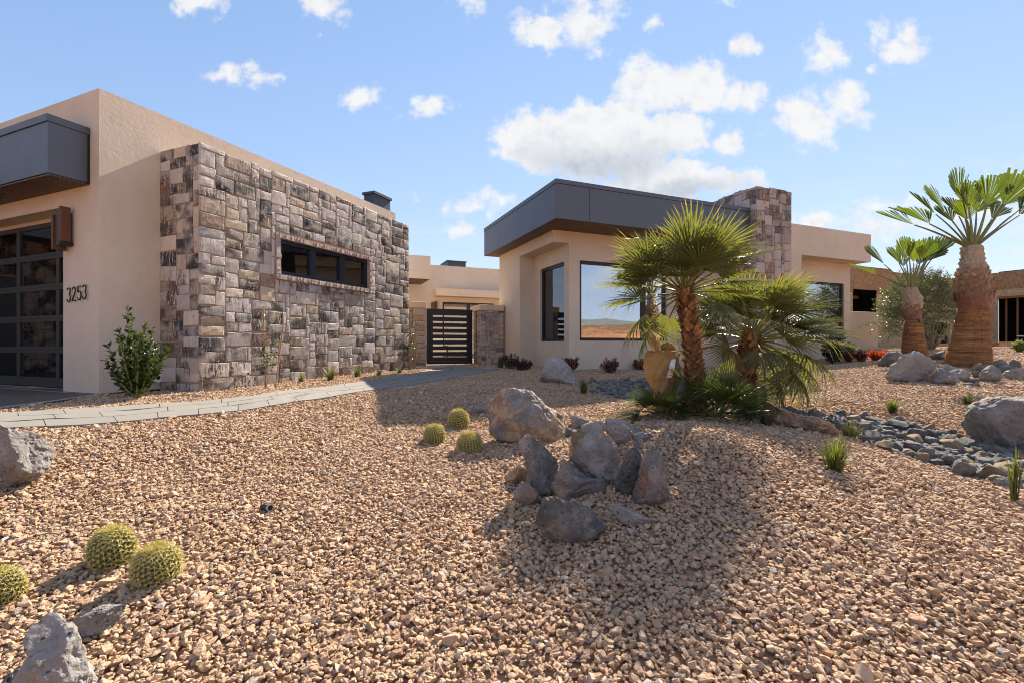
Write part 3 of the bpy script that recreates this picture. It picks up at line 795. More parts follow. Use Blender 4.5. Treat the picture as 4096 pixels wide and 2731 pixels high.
def wall_with_holes(m, o, ex, en, width, z0, z1, thick, holes):
    """a wall slab (front face on o, thickness inwards) with rectangular openings, butt-jointed"""
    xs = sorted({0, width, *[h[0] for h in holes], *[h[1] for h in holes]})
    for xa, xb in zip(xs[:-1], xs[1:]):
        hs = sorted([(h[2], h[3]) for h in holes if h[0] < (xa + xb) / 2 < h[1]])
        z = z0
        for ha, hb in hs:
            if ha > z: m.box(o + ex * xa + UP * z, ex * (xb - xa), -en * thick, UP * (ha - z))
            z = hb
        if z < z1: m.box(o + ex * xa + UP * z, ex * (xb - xa), -en * thick, UP * (z1 - z))

def rect_frame(m, o, ex, en, x0, x1, z0, z1, w, depth, mullions=(), back=0.0):
    """window frame: bars w wide and depth deep, front face at en * back"""
    o = np.asarray(o, float) + en * (back - depth)
    m.box(o + ex * x0 + UP * z0, ex * (x1 - x0), en * depth, UP * w)
    m.box(o + ex * x0 + UP * (z1 - w), ex * (x1 - x0), en * depth, UP * w)
    m.box(o + ex * x0 + UP * (z0 + w), ex * w, en * depth, UP * (z1 - z0 - 2 * w))
    m.box(o + ex * (x1 - w) + UP * (z0 + w), ex * w, en * depth, UP * (z1 - z0 - 2 * w))
    for c in mullions:
        m.box(o + ex * (c - w * 0.9) + UP * (z0 + w), ex * w * 1.8, en * (depth - 0.002), UP * (z1 - z0 - 2 * w))

# ------------------------------------------------------------------ garage wing
GT = 3.885                                                        # parapet height
garage = thing('garage_wing', 'tan stucco house wing on the left with glazed garage door and stone clad side wall', 'house wing', gw(0, 0, -0.76))
m = MB()
# garage front: opening from 0.976 on, deep lintel
GL = 9.0
wall_with_holes(m, fw(0.3, 0, 0), b_dir, -a_dir, GL - 0.3, -0.74, GT, 0.30, [(0.676, 5.95, -0.74, 2.19)])
# side wall (behind the stone) and rear, roof
wall_with_holes(m, gw(0.0, 0, 0), a_dir, n_dir, 7.335, -0.74, GT, 0.30, [(2.18, 5.1, 1.1, 2.4)])
m.box(gw(7.335 - 0.3, -0.3, -0.74), a_dir * 0.3, b_dir * (GL - 0.3), UP * (GT + 0.74))
m.box(fw(GL - 0.3, -0.3, -0.74), b_dir * 0.3, a_dir * 6.73, UP * (GT + 0.74))
m.build('wall', 'stucco', garage)
m = MB(); m.box(gw(0.3, -0.3, 3.3), a_dir * 6.735, b_dir * 8.4, UP * 0.2); m.build('roof', 'interior_dark', garage)
m = MB(); m.box(gw(0.05, -0.05, -0.90), a_dir * 7.2, b_dir * 0.85, UP * 0.159); m.build('footing', 'footing', garage)
# garage interior
m = MB()
m.box(fw(0.976, -0.32, -0.80), b_dir * 6, a_dir * 6, UP * 0.055)
m.box(fw(0.6, -6.0, -0.74), b_dir * 6.6, a_dir * 0.1, UP * 3.5)
m.box(fw(0.55, -0.45, -0.74), b_dir * 0.1, a_dir * 5.5, UP * 3.5)
m.build('interior', 'interior_dark', garage)
# garage door: frame bars, each pane a part
dm = MB(); q0 = -0.30
zr = [2.05, 1.545, 1.0, 0.453, -0.09]
bars = [(2.05, 2.13)] + [(z - 0.055, z + 0.055) for z in zr[1:]] + [(-0.735, -0.575)]
for z0, z1 in bars: dm.box(fw(0.98, q0, z0), b_dir * 5.25, a_dir * 0.05, UP * (z1 - z0))
mull = [1.84 + 1.32 * k for k in range(4)]
edges = [0.98] + mull + [6.23]
levels = [b for b in bars]
for c in mull + [0.98 + 0.02, 6.21]:
    for k in range(len(bars) - 1):
        zt, zb = bars[k][0], bars[k + 1][1]
        dm.box(fw(c - 0.045, q0 + 0.0, zb), b_dir * 0.09, a_dir * 0.048, UP * (zt - zb))
door = dm.build('garage_door', 'door_metal', garage, bevel=0.004)
gm = MB()
for z in zr[1:]: gm.box(fw(0.985, q0 + 0.0015, z - 0.004), b_dir * 5.24, a_dir * 0.02, UP * 0.008)
gm.build('section_joint', 'black_metal', door)
for k in range(len(bars) - 1):
    zt, zb = bars[k][0], bars[k + 1][1]
    for c0, c1 in zip(edges[:-1], edges[1:]):
        pm = MB(); pm.box(fw(c0 + 0.03, q0 - 0.025, zb - 0.01), b_dir * (c1 - c0 - 0.06), a_dir * 0.006, UP * (zt - zb + 0.02)); pm.build('pane', 'smoked_glass', door)
# header bottom of the opening behind the lintel
m = MB(); m.box(fw(0.976, -0.301, 2.131), b_dir * 5.27, a_dir * 0.2, UP * 0.5); m.build('door_header', 'stucco', garage)

# fascia box over the garage
fas = MB(); t0 = 0.237
fas.box(fw(t0, 0.002, 2.47), b_dir * 7.5, -a_dir * 0.497, UP * 0.74)
fascia = fas.build('fascia', 'fascia_metal', garage, bevel=0.004)
cap = MB(); cap.box(fw(t0 - 0.014, 0.002, 3.21), b_dir * 7.53, -a_dir * 0.513, UP * 0.105); cap.build('fascia_cap', 'fascia_metal', fascia, bevel=0.003)
trim = MB(); trim.box(fw(t0 - 0.004, 0.003, 2.455), b_dir * 0.02, -a_dir * 0.03, UP * 0.75); trim.build('edge_trim', 'black_metal', fascia)
# slats run out from the wall, each one a part
soffit_o = MB(); soffit_o.box(fw(t0 + 0.01, 0.004, 2.462), b_dir * 7.48, -a_dir * 0.48, UP * 0.006); sof = soffit_o.build('soffit', 'black_metal', garage)
k = 0
sl = 0.0
for i in range(9):
    m = MB(); m.box(fw(t0 + 0.012, 0.006 + i * 0.054, 2.444), b_dir * 7.47, -a_dir * 0.046, UP * 0.017); m.build('slat', 'soffit_metal', sof)

# stone cladding
ST, SW, S0 = 3.235, 1.03, 0.871
SL = 5.686
# window recess in the stone: built as boxes round the hole
m = MB()
wall_with_holes(m, gw(S0, SW - 0.03, 0), a_dir, n_dir, SL, -0.80, ST - 0.012, SW - 0.032, [(1.51, 4.04, 1.335, 2.02)])
stone_wall = m.build('stone_wall', 'mortar', garage)
hole = [(1.40, 4.15, 2.13 - 0.105, 2.13 + 0.74 + 0.105)]
ZB = -0.79
n1 = clad(stone_wall, gw(S0, SW - 0.03, ZB), a_dir, n_dir, SL, ST - ZB, [(1.41, 4.14, 1.335 - ZB - 0.1, 2.02 - ZB + 0.1)], 0.083, 21, 'ledge_stone', 0.022, limit=245, top_var=0.05, ends=(0.025, 0.0))
n2 = clad(stone_wall, gw(S0, 0.003, ZB), n_dir, -a_dir, SW - 0.034, ST - ZB, [], 0.083, 22, 'ledge_stone', 0.022, limit=54, top_var=0.03)
print('STONES', n1, n2)
# rough stone surround of the window
def ragged(m, p0, p1, nrm, wdt, dep, r):
    L = np.linalg.norm(p1 - p0); ex = (p1 - p0) / L; k = max(3, int(L / 0.07))
    side = wdt / np.linalg.norm(wdt)
    for i in range(k):
        a, b = L * i / k, L * (i + 1) / k
        d = dep * (0.75 + 0.5 * r.random()); sh = r.random(4) * 0.012
        o = p0 + ex * a
        v = [o, o + ex * (b - a), o + ex * (b - a) + wdt, o + wdt]
        v += [v[0] + nrm * d, v[1] + nrm * (d - sh[0]), v[2] + nrm * (d - sh[1]) - side * sh[2], v[3] + nrm * d - side * sh[3]]
        m.add(v, [(0, 3, 2, 1), (4, 5, 6, 7), (0, 1, 5, 4), (1, 2, 6, 5), (2, 3, 7, 6), (3, 0, 4, 7)])
@material('surround_stone')
def _(t):
    c = t.coord(); n = t.noise(c, 16, 6, 0.65)
    t.out(t.principled(t.mix(n, (0.33, 0.255, 0.215), (0.50, 0.41, 0.355)), 0.85, 0, t.bump(n, 0.9, 0.015), 0.3))
r = rs(3)
wo = gw(S0, SW - 0.028, 0)
for p0, p1, wd in ((wo + a_dir * 1.405 + UP * 2.02, wo + a_dir * 4.145 + UP * 2.02, UP * 0.095), (wo + a_dir * 1.405 + UP * 1.24, wo + a_dir * 4.145 + UP * 1.24, UP * 0.095),
                   (wo + a_dir * 1.405 + UP * 1.336, wo + a_dir * 1.405 + UP * 2.019, a_dir * 0.10), (wo + a_dir * 4.045 + UP * 1.336, wo + a_dir * 4.045 + UP * 2.019, a_dir * 0.10)):
    m = MB(); ragged(m, p0, p1, n_dir, wd, 0.05, r); m.build('surround', 'surround_stone', stone_wall)
# ribbon window with three lights
wm = MB(); wz0, wz1 = 1.338, 2.018
rect_frame(wm, gw(S0, SW - 0.06, 0), a_dir, n_dir, 1.512, 4.038, wz0, wz1, 0.075, 0.09, (2.37, 3.22))
win = wm.build('ribbon_window', 'navy_frame', garage, bevel=0.004)
lights = [(1.588, 2.30), (2.44, 3.15), (3.29, 3.962)]
for x0, x1 in lights:
    pm = MB(); pm.box(gw(S0 + x0 - 0.01, SW - 0.125, wz0 + 0.07), a_dir * (x1 - x0 + 0.02), n_dir * 0.006, UP * (wz1 - wz0 - 0.14)); pm.build('pane', 'clear_glass', win)
    pm = MB(); pm.box(gw(S0 + x0 + 0.01, SW - 0.20, wz1 - 0.125), a_dir * (x1 - x0 - 0.02), n_dir * 0.05, UP * 0.05); pm.build('blind', 'blind', win)
# the room behind the ribbon window: the mass of the wall is hollow there
m = MB()
ro = gw(S0 + 1.52, 0.32, 0)
m.box(gw(S0 + 1.30, -2.6, 0.2), a_dir * 2.9, n_dir * 0.05, UP * 2.6)
m.build('room_wall', 'interior_wall', garage)
m = MB(); m.box(gw(S0 + 1.6, -1.2, 2.22), a_dir * 2.1, n_dir * 0.05, UP * 0.03); m.build('light_strip', 'light_strip', garage)

# wall lamp of copper plates
def ft(px):                                # image column -> position along the garage front
    u = (px - CX) / F
    return (gar0[0] - u * gar0[1]) / (C225 + u * S225)
lamp = thing('wall_lamp', 'copper and grey plate wall lamp beside the glazed garage door', 'lamp', fw(0.7, 0.0, 1.9))
zz = lambda y, d=7.35: (HY - y) / F * d
tA0, tA1 = ft(310), ft(296)
m = MB(); m.box(fw(0.66, 0.045, zz(972)), b_dir * 0.06, -a_dir * 0.125, UP * (zz(836) - zz(972))); m.build('copper_plate', 'corten', lamp, bevel=0.002)
m = MB(); m.box(fw(0.722, 0.003, zz(988)), b_dir * 0.12, -a_dir * 0.155, UP * (zz(853) - zz(988))); m.build('back_box', 'door_metal', lamp, bevel=0.002)
m = MB(); m.box(fw(0.844, 0.02, zz(1003)), b_dir * 0.05, -a_dir * 0.165, UP * (zz(866) - zz(1003))); m.build('copper_plate', 'corten', lamp, bevel=0.002)
m = MB(); m.box(fw(0.655, 0.02, zz(986)), b_dir * 0.066, -a_dir * 0.15, UP * 0.052); m.build('bottom_block', 'black_metal', lamp, bevel=0.002)

# house number 3253, each digit standing off the stucco
D3 = [(0.04, 0.84), (0.10, 0.95), (0.24, 1.0), (0.38, 0.95), (0.44, 0.82), (0.42, 0.64), (0.34, 0.55), (0.24, 0.53), (0.34, 0.51), (0.44, 0.42), (0.47, 0.25), (0.42, 0.09), (0.30, 0.01), (0.16, 0.0), (0.05, 0.07), (0.0, 0.18)]
D2 = [(0.03, 0.82), (0.08, 0.94), (0.22, 1.0), (0.36, 0.96), (0.44, 0.83), (0.43, 0.68), (0.34, 0.50), (0.18, 0.25), (0.0, 0.02), (0.48, 0.02)]
D5 = [(0.44, 0.98), (0.08, 0.98), (0.04, 0.55), (0.14, 0.61), (0.28, 0.62), (0.41, 0.54), (0.47, 0.36), (0.44, 0.16), (0.33, 0.03), (0.18, 0.0), (0.05, 0.07), (0.0, 0.17)]
num = thing('house_number', 'black metal house number 3253 on the stucco pier beside the garage', 'house number', fw(0.55, 0.0, 0.75))
hgt = 0.205; wdig = 0.155; tt0 = ft(278.0)
xcols = [277, 297.5, 319, 339]
for ch, x0 in zip((D3, D2, D5, D3), xcols):
    t_ = ft(x0)
    zb = zz(1207.5 - (x0 - 277) * 0.11)
    pts = [fw(t_ - p[0] * 0.205, 0.028, zb + p[1] * 0.215) for p in ch]
    m = MB(); m.tube(pts, 0.0105, 4, upv=-a_dir); m.build('digit', 'digit_black', num)
# drains in the bed beside the wall
def pvc(name, label, pts, rad, cat='pipe', mat='white_plastic', flange=None):
    m = MB(); m.tube(pts, rad, 14)
    o = m.build(name, mat, smooth=False)
    if flange is not None:
        f = MB(); f.tube(flange[0], flange[1], 20); f.build('flange', mat, o)
    return tag(o, label, cat)
e = gp(948, 1551)
e = V3(e[0], e[1], gz(e[0], e[1])); hh = 0.20
arc = [e + V3(0, 0, -0.05), e + V3(0, 0, hh * 0.75)] + [e + V3(0, 0, hh * 0.75) + UP * 0.075 * math.sin(q) + (-n_dir * 0.6 - a_dir * 0.55) * 0.085 * (1 - math.cos(q)) for q in np.linspace(0.2, 1.57, 6)]
pvc('drain_elbow', 'white plastic drain elbow standing in the gravel below the stone wall', arc, 0.040)
s_ = gw(S0 + 0.74, SW - 0.05, -0.50)
m = MB(); m.tube([s_, s_ + n_dir * 0.16], 0.033, 14); m.tube([s_ + n_dir * 0.155, s_ + n_dir * 0.162], 0.022, 12, mi=1)
tag(m.build('drain_stub', ['white_plastic', 'dark_void']), 'short white pipe stub sticking out of the stone wall', 'pipe')
fl = gw(0.80, 0.0, -0.545)
m = MB(); m.tube([fl, fl + n_dir * 0.05], 0.085, 24); m.tube([fl + n_dir * 0.0495, fl + n_dir * 0.052], 0.035, 16, mi=1)
tag(m.build('round_vent', ['white_plastic', 'dark_void'], bevel=0.004), 'round white vent pipe on the stucco behind the green shrub', 'vent')
w_ = gp(500, 1570)
pvc('drain_riser', 'short white drain pipe in the gravel left of the green shrub', [w_ + V3(0, 0.03, -0.05), w_ + V3(0, 0.03, 0.12)], 0.035)
# roof vent over the far end of the wing
vent = thing('roof_vent', 'dark metal roof vent box above the far end of the stone wall', 'roof vent', gw(6.9, -0.4, 3.85))
m = MB(); m.box(gw(6.55, -0.50, 3.45), a_dir * 0.72, n_dir * 0.36, UP * 0.80); m.build('housing', 'vent_metal', vent)
m = MB(); m.box(gw(6.51, -0.54, 4.25), a_dir * 0.80, n_dir * 0.44, UP * 0.07); m.build('lid', 'vent_metal', vent)
# the other wing of the forecourt, left of the picture: the garage door mirrors it
facing = thing('facing_wing', 'stone clad wing across the driveway, mirrored in the glass of the garage door', 'house wing', fw(8.2, 3.0, -0.75))
def hw_(u, v, z): return fw(8.2, 1.2, 0) - a_dir * u + b_dir * v + UP * z
m = MB(); m.box(hw_(-4.0, 0.03, -0.8), -a_dir * 9.0, b_dir * 0.4, UP * 4.6); m.build('wall', 'mortar', facing)
clad(facing, hw_(-4.0, 0.03, -0.8), -a_dir, -b_dir, 9.0, 4.5, [(1.5, 4.5, 0, 2.6)], 0.10, 77, 'ledge_stone', 0.022, limit=0)
m = MB(); m.box(hw_(-4.1, -0.9, 2.75), -a_dir * 9.2, b_dir * 1.2, UP * 0.9); m.build('fascia', 'fascia_metal', facing)
m = MB(); m.box(hw_(-2.45, 0.0, -0.75), -a_dir * 2.9, b_dir * 0.05, UP * 2.5); m.build('garage_door', 'door_metal', facing)
# ------------------------------------------------------------------ right wing
Wc = V3(0.9967, 11.3, 0)                                          # corner of its walls under the eaves
Fc = V3(0.9666, 10.27, 0)                                         # corner of the fascia
def rw(s, b, z): return Wc + A_dir * s + B_dir * b + UP * z       # along the front, back, height
def rf(s, b, z): return Fc + A_dir * s + B_dir * b + UP * z
RB = -0.78
right = thing('right_wing', 'tan stucco house wing under a dark flat roof with large corner windows', 'house wing', rw(0, 0, -0.62))
RT = 2.80
m = MB()
NZ = 2.48                                                          # head of the corner recess
fl0, fl1 = 0.738, 3.44
# header over the recess, both sides of the corner
wall_with_holes(m, rw(0.434, 0, 0), A_dir, -B_dir, 8.0, RB, RT, 0.25, [(fl0 - 0.434, fl1 - 0.434, 0.096, 2.08), (5.0, 7.5, RB, RT)])
m.box(rw(0, 0, NZ), A_dir * 0.434, B_dir * 0.25, UP * (RT - NZ))
m.box(rw(0, 0.25, NZ), A_dir * 0.25, B_dir * 3.383, UP * (RT - NZ))
# column at the far end of the side, and the recessed side wall with its narrow window
m.box(rw(0, 2.033, RB), A_dir * 0.70, B_dir * 1.60, UP * (NZ - RB))
sx = 0.434
wall_with_holes(m, rw(sx, 0.25, 0), B_dir, -A_dir, 1.783, RB, NZ, 0.22, [(0.0, 1.36, 0.085, 2.07)])
m.box(rw(0.25, 0.25, NZ + 0.002), A_dir * 0.45, B_dir * 3.17, UP * 0.3)
m.box(rw(0.70, 3.42, RB), A_dir * 7.7, B_dir * 0.21, UP * (RT - RB))
m.build('wall', 'stucco', right)
m = MB(); m.box(rw(0.46, 0.04, -0.95), A_dir * 7.9, B_dir * 0.2, UP * 0.165); m.build('footing', 'footing', right)
# rooms behind the glass
m = MB()
m.box(rw(0.7, 0.3, -0.1), A_dir * 7.6, B_dir * 3.1, UP * 0.05)
m.build('interior_floor', 'interior_floor', right)
m = MB()
m.box(rw(0.7, 3.31, -0.05), A_dir * 7.6, B_dir * 0.1, UP * 2.75)
m.box(rw(4.3, 0.3, -0.05), A_dir * 0.1, B_dir * 3.1, UP * 2.75)
m.build('interior_wall', 'interior_wall', right)
m = MB(); m.box(rw(0.66, 0.26, 2.55), A_dir * 7.6, B_dir * 3.1, UP * 0.06); m.build('ceiling', 'interior_wall', right)
m = MB()
for z in (0.35, 0.75, 1.15, 1.55): m.box(rw(1.5, 2.95, z), A_dir * 2.2, B_dir * 0.34, UP * 0.045)
for s_ in (1.5, 2.2, 2.95, 3.66): m.box(rw(s_, 2.95, -0.05), A_dir * 0.045, B_dir * 0.34, UP * 2.1)
m.build('shelf', 'interior_dark', right)
# big window
def big_window(o, ex, en, x0, x1, z0, z1, w, mull=(), name='picture_window', glassm='window_glass', back=-0.05):
    fm = MB(); rect_frame(fm, o, ex, en, x0 + 0.002, x1 - 0.002, z0 + 0.002, z1 - 0.002, w, 0.10, mull, back)
    f = fm.build(name, 'black_metal', right, bevel=0.004)
    xs = [x0 + w] + [c for c in mull] + [x1 - w]
    for k in range(len(xs) - 1):
        a = xs[k] + (w * 0.9 if k else 0); b = xs[k + 1] - (w * 0.9 if k < len(xs) - 2 else 0)
        pm = MB(); pm.box(o + ex * (a - 0.01) + UP * (z0 + w - 0.01) + en * (back - 0.045), ex * (b - a + 0.02), en * 0.006, UP * (z1 - z0 - 2 * w + 0.02)); pm.build('pane', glassm, f)
    return f
big_window(rw(0, 0, 0), A_dir, -B_dir, fl0, fl1, 0.096, 2.08, 0.075, (2.72,))
big_window(rw(sx, 0.25, 0), B_dir, -A_dir, 0.0, 1.36, 0.085, 2.07, 0.07, (), 'side_window', 'clear_glass')
m = MB(); m.box(rw(0.75, 0.42, 0.1), A_dir * 0.03, B_dir * 0.10, UP * 1.95); m.build('curtain', 'white_plastic', right)

# fascia: metal panels round the roof edge
FZ0, FZ1, FC = 2.772, 3.54, 3.64
fb = MB(); fb.box(rf(0.02, 0.02, FZ0 + 0.03), A_dir * 5.80, B_dir * 4.80, UP * (FZ1 - FZ0 - 0.05))
fasc = fb.build('fascia', 'black_metal', right)
for a, b in ((0.0, 0.855), (0.855, 3.87), (3.87, 5.835)):
    p = MB(); p.box(rf(a + 0.004, 0, FZ0), A_dir * (b - a - 0.008), B_dir * 0.018, UP * (FZ1 - FZ0)); p.build('panel', 'fascia_metal', fasc, bevel=0.003)
def fside(px):
    u = (px - CX) / F; return (Fc[0] - u * Fc[1]) / (S225 + u * C225)
bs = [0.0, fside(2124.8), fside(1993.5), 4.82]
for a, b in zip(bs[:-1], bs[1:]):
    p = MB(); p.box(rf(0, a + (0.02 if a == 0 else 0.004), FZ0), A_dir * 0.018, B_dir * (b - a - 0.008), UP * (FZ1 - FZ0)); p.build('panel', 'fascia_metal', fasc, bevel=0.003)
for a, b in ((-0.012, 2.9), (2.9, 5.835)):
    p = MB(); p.box(rf(a + 0.002, -0.014, FZ1 + 0.004), A_dir * (b - a - 0.004), B_dir * 0.04, UP * (FC - FZ1 - 0.004)); p.build('cap', 'fascia_metal', fasc, bevel=0.003)
cs = [0.027, fside(2154), fside(1964), 4.82]
for a, b in zip(cs[:-1], cs[1:]):
    p = MB(); p.box(rf(-0.012, a + 0.002, FZ1 + 0.004), A_dir * 0.04, B_dir * (b - a - 0.004), UP * (FC - FZ1 - 0.004)); p.build('cap', 'fascia_metal', fasc, bevel=0.003)
p = MB(); p.box(rf(0.03, 0.03, FC - 0.05), A_dir * 5.78, B_dir * 4.78, UP * 0.03); p.build('roof_deck', 'interior_dark', right)
# soffit slats: the front ones run out from the wall, the side ones too (mitred at the corner by butting)
so = MB(); so.box(rf(0.022, 0.022, FZ0 + 0.012), A_dir * 5.79, B_dir * 4.78, UP * 0.01); soffit = so.build('soffit', 'black_metal', right)
nsl = 40; wsl = 5.37 / nsl
for i in range(nsl):
    m = MB(); m.box(rf(0.44 + i * wsl, 0.022, FZ0 - 0.004), A_dir * (wsl - 0.012), B_dir * 0.93, UP * 0.015); m.build('slat', 'soffit_metal', soffit)
nsl = 36; wsl = 4.74 / nsl
for i in range(nsl):
    m = MB(); m.box(rf(0.022, 0.06 + i * wsl, FZ0 - 0.004), A_dir * 0.408, B_dir * (wsl - 0.012), UP * 0.015); m.build('slat', 'soffit_metal', soffit)
for i in range(8):
    m = MB(); m.box(rf(0.44 + i * 0.13, 4.66, FZ0 - 0.004), A_dir * 0.118, B_dir * 0.14, UP * 0.015); m.build('slat', 'soffit_metal', soffit)

# stone chimney
Ch = V3(6.455, 12.32, 0)
CZ0, CZ1 = -0.85, 4.19
def cw(s, b, z): return Ch + A_dir * s + B_dir * b + UP * z
m = MB(); m.box(cw(0.03, 0.03, CZ0), A_dir * 1.27, B_dir * 2.5, UP * (CZ1 - CZ0 - 0.02)); chim = m.build('chimney', 'mortar', right)
szs = [(3, 2, 5), (4, 2, 4), (3, 3, 4), (4, 3, 4), (2, 2, 2), (2, 3, 2), (5, 3, 2), (3, 1, 1.5), (4, 1, 1), (2, 1, 1)]
clad(chim, cw(0.03, 0.03, CZ0), A_dir, -B_dir, 1.27, CZ1 - CZ0, [], 0.092, 31, 'chimney_stone', 0.03, szs, 160, 0.05, (0.025, 0.025))
clad(chim, cw(0.03, 0.032, CZ0), B_dir, -A_dir, 2.4, CZ1 - CZ0, [(1.05, 2.4, 0, 3.4)], 0.092, 32, 'chimney_stone', 0.03, szs, 130, 0.05)

# parapet and wall to the right of the chimney
m = MB()
def us(px, base, ex):                      # image column -> distance along a wall line
    u = (px - CX) / F; return (u * base[1] - base[0]) / (ex[0] - u * ex[1])
pb = rw(0, -0.02, 0)
s0, s1, s2 = us(3160, pb, A_dir), us(3484, pb, A_dir), us(3207, pb, A_dir)
m.box(rw(s0, -0.02, 2.80), A_dir * (s1 - s0), B_dir * 4.0, UP * 0.935)
m.box(rw(s0, -0.016, RB), A_dir * (s2 - s0), B_dir * 0.62, UP * (2.80 - RB))
lw = rw(0, 0.6, 0)
e0, e1 = us(3207, lw, A_dir), us(3401, lw, A_dir)
w0, w1 = us(3215, lw, A_dir), us(3377, lw, A_dir)
wall_with_holes(m, rw(s2 - 0.02, 0.602, 0), A_dir, -B_dir, e1 - s2 + 0.02, RB, 2.80, 0.25, [(w0 - s2 + 0.02, w1 - s2 + 0.02, 0.17, 2.12)])
m.box(rw(e1 - 0.25, 0.852, RB), A_dir * 0.25, B_dir * 3.0, UP * (2.80 - RB))
m.build('parapet_wall', 'stucco', right)
big_window(rw(0, 0.602, 0), A_dir, -B_dir, w0, w1, 0.17, 2.12, 0.07, (), 'far_window', 'window_glass')
m = MB(); m.box(rw(w0 - 0.3, 0.95, 0.0), A_dir * 2.6, B_dir * 0.1, UP * 2.6); m.build('pale_backing', 'blind', right)  # pale sheet added close behind the glass to brighten the window

# ------------------------------------------------------------------ gate and pillars
Gp = V3((1705 - CX) / F * 14.0, 14.0, 0)
def gt(s, b, z): return Gp + A_dir * s + B_dir * b + UP * z
GW = us(1890, Gp, A_dir)
gate = thing('gate', 'black metal garden gate of wide slats with narrow gaps', 'gate', gt(GW / 2, 0, -0.6))
gz0, gz1 = -0.585, 1.075
m = MB(); rect_frame(m, gt(0, 0, 0), A_dir, -B_dir, 0.012, GW, gz0, gz1, 0.085, 0.05)
m.build('frame', 'black_metal', gate, bevel=0.004)
ys = [816, 877, 937, 997, 1056, 1115, 1173, 1231]                 # gaps seen in the photo (crop rows)
for k in range(9):
    top = gz1 - 0.087 if k == 0 else (HY - (950 + .3827 * (ys[k - 1] + 19))) / F * 14.25
    bot = gz0 + 0.087 if k == 8 else (HY - (950 + .3827 * ys[k])) / F * 14.25
    m = MB(); m.box(gt(0.098, -0.002, bot), A_dir * (GW - 0.184), B_dir * 0.035, UP * (top - bot)); m.build('slat', 'black_metal', gate, bevel=0.003)
for x0, x1 in ((0.098, 0.20), (GW - 0.19, GW - 0.087)):
    m = MB(); m.box(gt(x0, -0.006, gz0 + 0.087), A_dir * (x1 - x0), B_dir * 0.032, UP * (gz1 - gz0 - 0.174)); m.build('stile', 'black_metal', gate)
m = MB(); m.box(gt(GW - 0.10, -0.075, 0.18), A_dir * 0.05, B_dir * 0.06, UP * 0.19); m.tube([gt(GW - 0.07, -0.08, 0.3), gt(GW - 0.16, -0.10, 0.3)], 0.012, 8); m.build('latch', 'black_plastic', gate)
m = MB(); m.box(gt(GW + 0.03, -0.30, -0.62), A_dir * 0.055, B_dir * 0.055, UP * 1.66)
tag(m.build('gate_post', 'black_metal'), 'slim black metal post between the gate and the stone pillar', 'post')
# threshold behind the gate, patio
m = MB(); 
v = [gt(0, -0.05, 0), gt(GW + 0.2, -0.05, 0), gt(6, 8.0, 0), gt(-3, 8.0, 0)]
v = [V3(q[0], q[1], -0.615) for q in v]
m.add(v, [(0, 1, 2, 3)]); struct(m.build('patio', 'driveway'))
Qp = V3((1923 - CX) / F * 13.9, 13.9, 0)
def qp(s, b, z): return Qp + A_dir * s + B_dir * b + UP * z
pil = thing('gate_pillar', 'square stone pillar with stucco cap on the right of the black gate', 'pillar', qp(0.37, 0.4, -0.65))
PW, PD = 0.736, 0.72
m = MB(); m.box(qp(0.03, 0.03, -0.85), A_dir * (PW - 0.03), B_dir * PD, UP * 1.86); m.build('core', 'mortar', pil)
ps = [(3, 2, 4), (4, 2, 4), (2, 2, 4), (3, 3, 2), (2, 1, 2), (3, 1, 2), (2, 3, 2), (1, 1, 1), (4, 3, 1)]
clad(pil, qp(0.03, 0.03, -0.85), A_dir, -B_dir, PW - 0.03, 1.86, [], 0.062, 41, 'pillar_stone', 0.025, ps, 150, 0, (0.02, 0))
clad(pil, qp(0.03, 0.032, -0.85), B_dir, -A_dir, PD - 0.002, 1.86, [], 0.062, 42, 'pillar_stone', 0.025, ps, 120, 0)
m = MB(); m.box(qp(-0.02, -0.02, 1.012), A_dir * (PW + 0.02), B_dir * (PD + 0.05), UP * 0.175); m.build('cap', 'stucco_cap', pil, bevel=0.012)
pony = thing('garden_wall', 'low stone wall with stucco cap on the left of the black gate', 'wall', gt(-0.6, 0.2, -0.65))
PL = 1.7
m = MB(); m.box(gt(-PL, 0.03, -0.85), A_dir * (PL - 0.02), B_dir * 0.45, UP * 1.93); m.build('core', 'mortar', pony)
clad(pony, gt(-PL, 0.03, -0.85), A_dir, -B_dir, PL - 0.02, 1.93, [], 0.075, 43, 'pillar_stone', 0.025, ps, 200, 0, (0, 0.015))
m = MB(); m.box(gt(-PL, -0.02, 1.083), A_dir * (PL - 0.005), B_dir * 0.55, UP * 0.185); m.build('cap', 'stucco_cap', pony, bevel=0.012)

# ------------------------------------------------------------------ back of the courtyard
Kp = V3((1724 - CX) / F * 22.0, 22.0, 0)
def kw(s, b, z): return Kp + A_dir * s + B_dir * b + UP * z
back = thing('courtyard_wing', 'tan stucco back wing seen over the black gate with sliding door', 'house wing', kw(1.5, 0, -0.6))
m = MB()
ds0, ds1 = us(1770, Kp, A_dir), us(1977, Kp, A_dir)
wall_with_holes(m, kw(-2.2, 0, 0), A_dir, -B_dir, 8.5, -0.7, 3.74, 0.3, [(ds0 + 2.2, ds1 + 2.2, -0.7, 2.02)])
m.box(kw(-2.2, 0.301, 3.0), A_dir * 8.5, B_dir * 5, UP * 0.2)
bl = kw(0, 0, 0)
l0 = us(1745, kw(0, -0.55, 0), A_dir)
m.box(kw(l0, -0.55, 2.25), A_dir * 5.5, B_dir * 0.548, UP * 0.345)
k1 = kw(0, -1.9, 0); b1 = us(1722, k1, A_dir)
m.box(k1 + A_dir * (b1 - 2.6) + UP * 2.80, A_dir * 2.6, B_dir * 1.89, UP * 0.98)
m.build('wall', 'stucco', back)
m = MB(); m.box(k1 + A_dir * (b1 - 2.55) + UP * 2.775 + B_dir * 0.05, A_dir * 2.5, B_dir * 1.8, UP * 0.022); m.build('soffit', 'soffit_metal', back)
